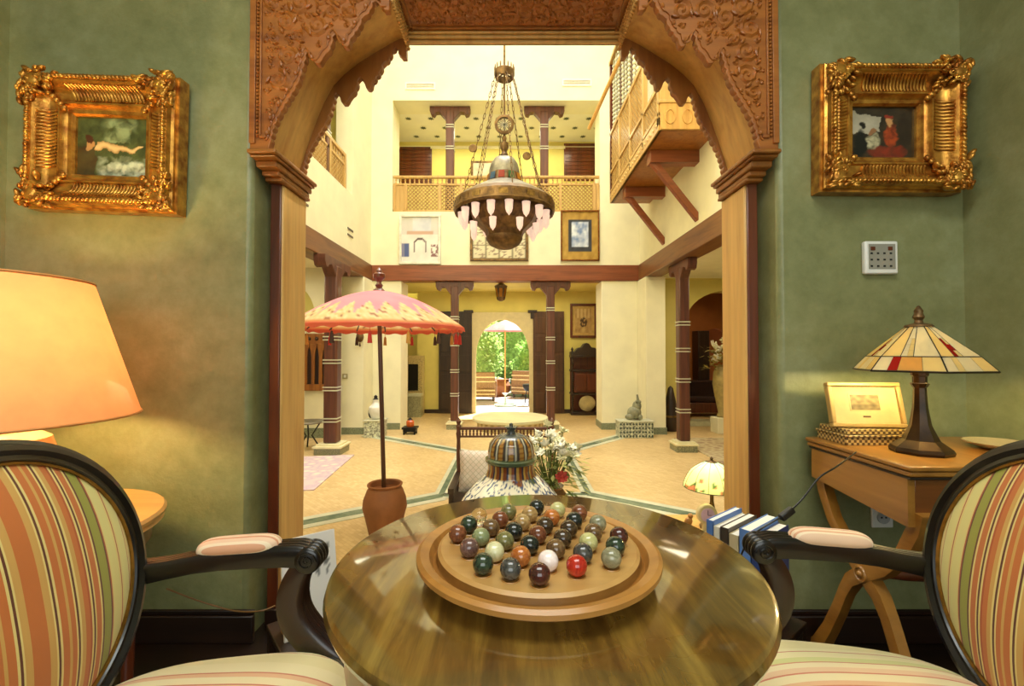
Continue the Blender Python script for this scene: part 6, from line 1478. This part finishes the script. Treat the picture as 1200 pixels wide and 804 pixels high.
t = thing('framed_picture', 'small dark picture on the ochre wall inside the right arch', 'picture', (p.x + .42, 14.6, p.z)); MB().box(-.16, .16, -.04, 0, -.25, .25).build('frame', M_DARK, t); MB().box(-.12, .12, -.045, -.04, -.2, .2).build('canvas', plain('umber_canvas', (96, 60, 34), .5, var=.3), t)
p = at(785, 508, 8.6)
t = thing('leaning_drum', 'dark tapering wooden drum leaning behind the dark column', 'drum', (at(786, 505, 9.1).x, 9.1, ZF)); 
MB().lathe([(.12, 0), (.14, .05), (.15, .3), (.10, .6), (.05, .85), (0, .9)], 20).build('body', M_DARK, t); MB().lathe([(.152, .28), (.156, .30), (.152, .32)], 20).build('hoop', M_BRASS, t)

# ---------------------------------------------------------------- the garden beyond the door
def shrub(label, c, r, n, seed, c1, c2):
    rnd = random.Random(seed); t = thing('garden_shrub', label, 'shrub', (c[0], c[1], ZF), 0, 'shrubs beyond the garden door'); b = MB()
    for k in range(n):
        v = Vector((rnd.gauss(0, 1), rnd.gauss(0, 1), rnd.gauss(0, 1))).normalized(); q = rnd.uniform(.75, 1.05) * (1 + .25 * noise.noise(v * 2.3 + Vector((seed, 0, 0))))
        p = Vector((v.x * r[0] * q, v.y * r[1] * q, r[2] + v.z * r[2] * q)); d = (v + Vector((rnd.uniform(-.8, .8), rnd.uniform(-.8, .8), rnd.uniform(-.8, .8)))).normalized() * .14; s = d.cross(Vector((rnd.random(), rnd.random(), 1))).normalized() * .05
        b.add([p - d * .5, p + s, p + d * .5, p - s], [(0, 1, 2, 3)], mix(lin(c1), lin(c2), rnd.random()))
    b.build('foliage', M_LEAF, t, 0, kind='stuff')
    MB().ell((0, 0, r[2]), (r[0] * .8, 0, 0), (0, r[1] * .8, 0), (0, 0, r[2] * .85), 12, 8).build('inner_mass', plain('leaf_mass', (140, 176, 96), .8, var=.3), t)
    MB().tube([(0, 0, 0), (.05, 0, r[2])], .07, 8).build('trunk', M_DARK, t)
shrub('big pale green shrub left in the garden doorway', (-1.45, 17.6), (1.15, .8, 1.5), 1700, 2, (160, 196, 110), (214, 236, 160))
shrub('rounded mid green shrub right in the garden doorway', (1.05, 17.6), (1.0, .75, 1.15), 1500, 3, (130, 176, 90), (196, 226, 140))
shrub('tall light green shrub at the back of the garden', (-.2, 20.4), (2.6, 1.0, 2.3), 2400, 5, (180, 214, 140), (226, 240, 180))
shrub('dark green tall hedge closing the garden behind', (0, 24), (6.5, 1.2, 3.2), 3000, 6, (140, 186, 110), (206, 230, 160))
def cane(label, x, y, rz):
    t = thing('cane_armchair', label, 'chair', (x, y, ZF), rz); cane_m = plain('cane', (140, 106, 72), .6, var=.25, scale=30)
    MB().box(-.38, .38, -.38, .38, .12, .4).build('seat_base', cane_m, t, bevel=.02); MB().box(-.38, .38, .30, .40, .4, .92).build('backrest', cane_m, t, bevel=.03)
    for s_ in (-1, 1): MB().box(s_ * .38 - .05, s_ * .38 + .05, -.38, .38, .12, .62).build('arm', cane_m, t, bevel=.03)
    MB().box(-.32, .32, -.36, .28, .4, .5).build('seat_cushion', plain('white_canvas', (226, 220, 206), .8), t, bevel=.04)
    for z in (.2, .32, .6, .74): MB().box(-.39, .39, .395, .41, z, z + .04).build('cane_band', plain('pale_cane', (214, 190, 150), .6), t)
    for x_ in (-.33, .33):
        for y_ in (-.33, .33): MB().box(x_ - .03, x_ + .03, y_ - .03, y_ + .03, 0, .12).build('leg', M_DARK, t)
cane('cane armchair on the terrace at the left of the garden doorway', at(566, 470, 14.6).x, 14.9, PI)
cane('cane armchair on the terrace at the right of the garden doorway', at(618, 465, 15.4).x, 15.9, PI - .5)
p = at(620, 475, 13.6)
t = thing('round_stool', 'small dark round stool table beside the right door leaf', 'stool', (p.x, 13.4, ZF)); h = .62
MB().lathe([(.0, h - .22), (.12, h - .2), (.2, h - .08), (.2, h), (0, h + .02)], 20).build('seat', M_BLACKM, t)
for k in range(3): a = k * 2.1 + .4; MB().tube([(.1 * math.cos(a), .1 * math.sin(a), h - .2), (.17 * math.cos(a), .17 * math.sin(a), 0)], .018, 6).build('leg', M_BLACKM, t)
p = at(588, 440, 16.2)
t = thing('garden_pot', 'round terracotta garden pot in the middle of the terrace', 'pot', (p.x, 16.2, ZF)); MB().lathe([(.18, 0), (.3, .2), (.32, .38), (.22, .55), (.26, .6), (.2, .6)], 20).build('body', MATS['terracotta'], t); MB().lathe([(.4, 0), (.36, .0), (0, .001)], 16, (0, 0, .0)).build('saucer', MATS['terracotta'], t)
a = at(592, 384, 15.3)
t = thing('garden_parasol', 'faded red garden parasol showing above the shrubs', 'parasol', (a.x, 15.2, ZF)); h = a.z - ZF
MB().lathe([(.75, h - .12), (.4, h + .1), (0, h + .26)], 8).build('canopy', plain('faded_red', (214, 130, 130), .8), t, 20); MB().tube([(0, 0, 0), (0, 0, h + .2)], .025, 8).build('pole', M_CEDARL, t)
p = at(592, 470, 12.9)
t = thing('floor_fountain', 'small bubbling fountain basin on the pale floor beyond the door', 'fountain', (p.x, 13.2, ZF)); 
MB().lathe([(.30, .004), (.32, .02), (.32, .06), (.27, .06), (.26, .03), (0, .03)], 28).build('basin', plain('grey_green_stone', (170, 186, 176), .3), t); MB().lathe([(.03, .03), (.02, .3), (.08, .36), (.1, .38), (0, .37)], 12).build('spout', plain('grey_green_stone', (170, 186, 176)), t)
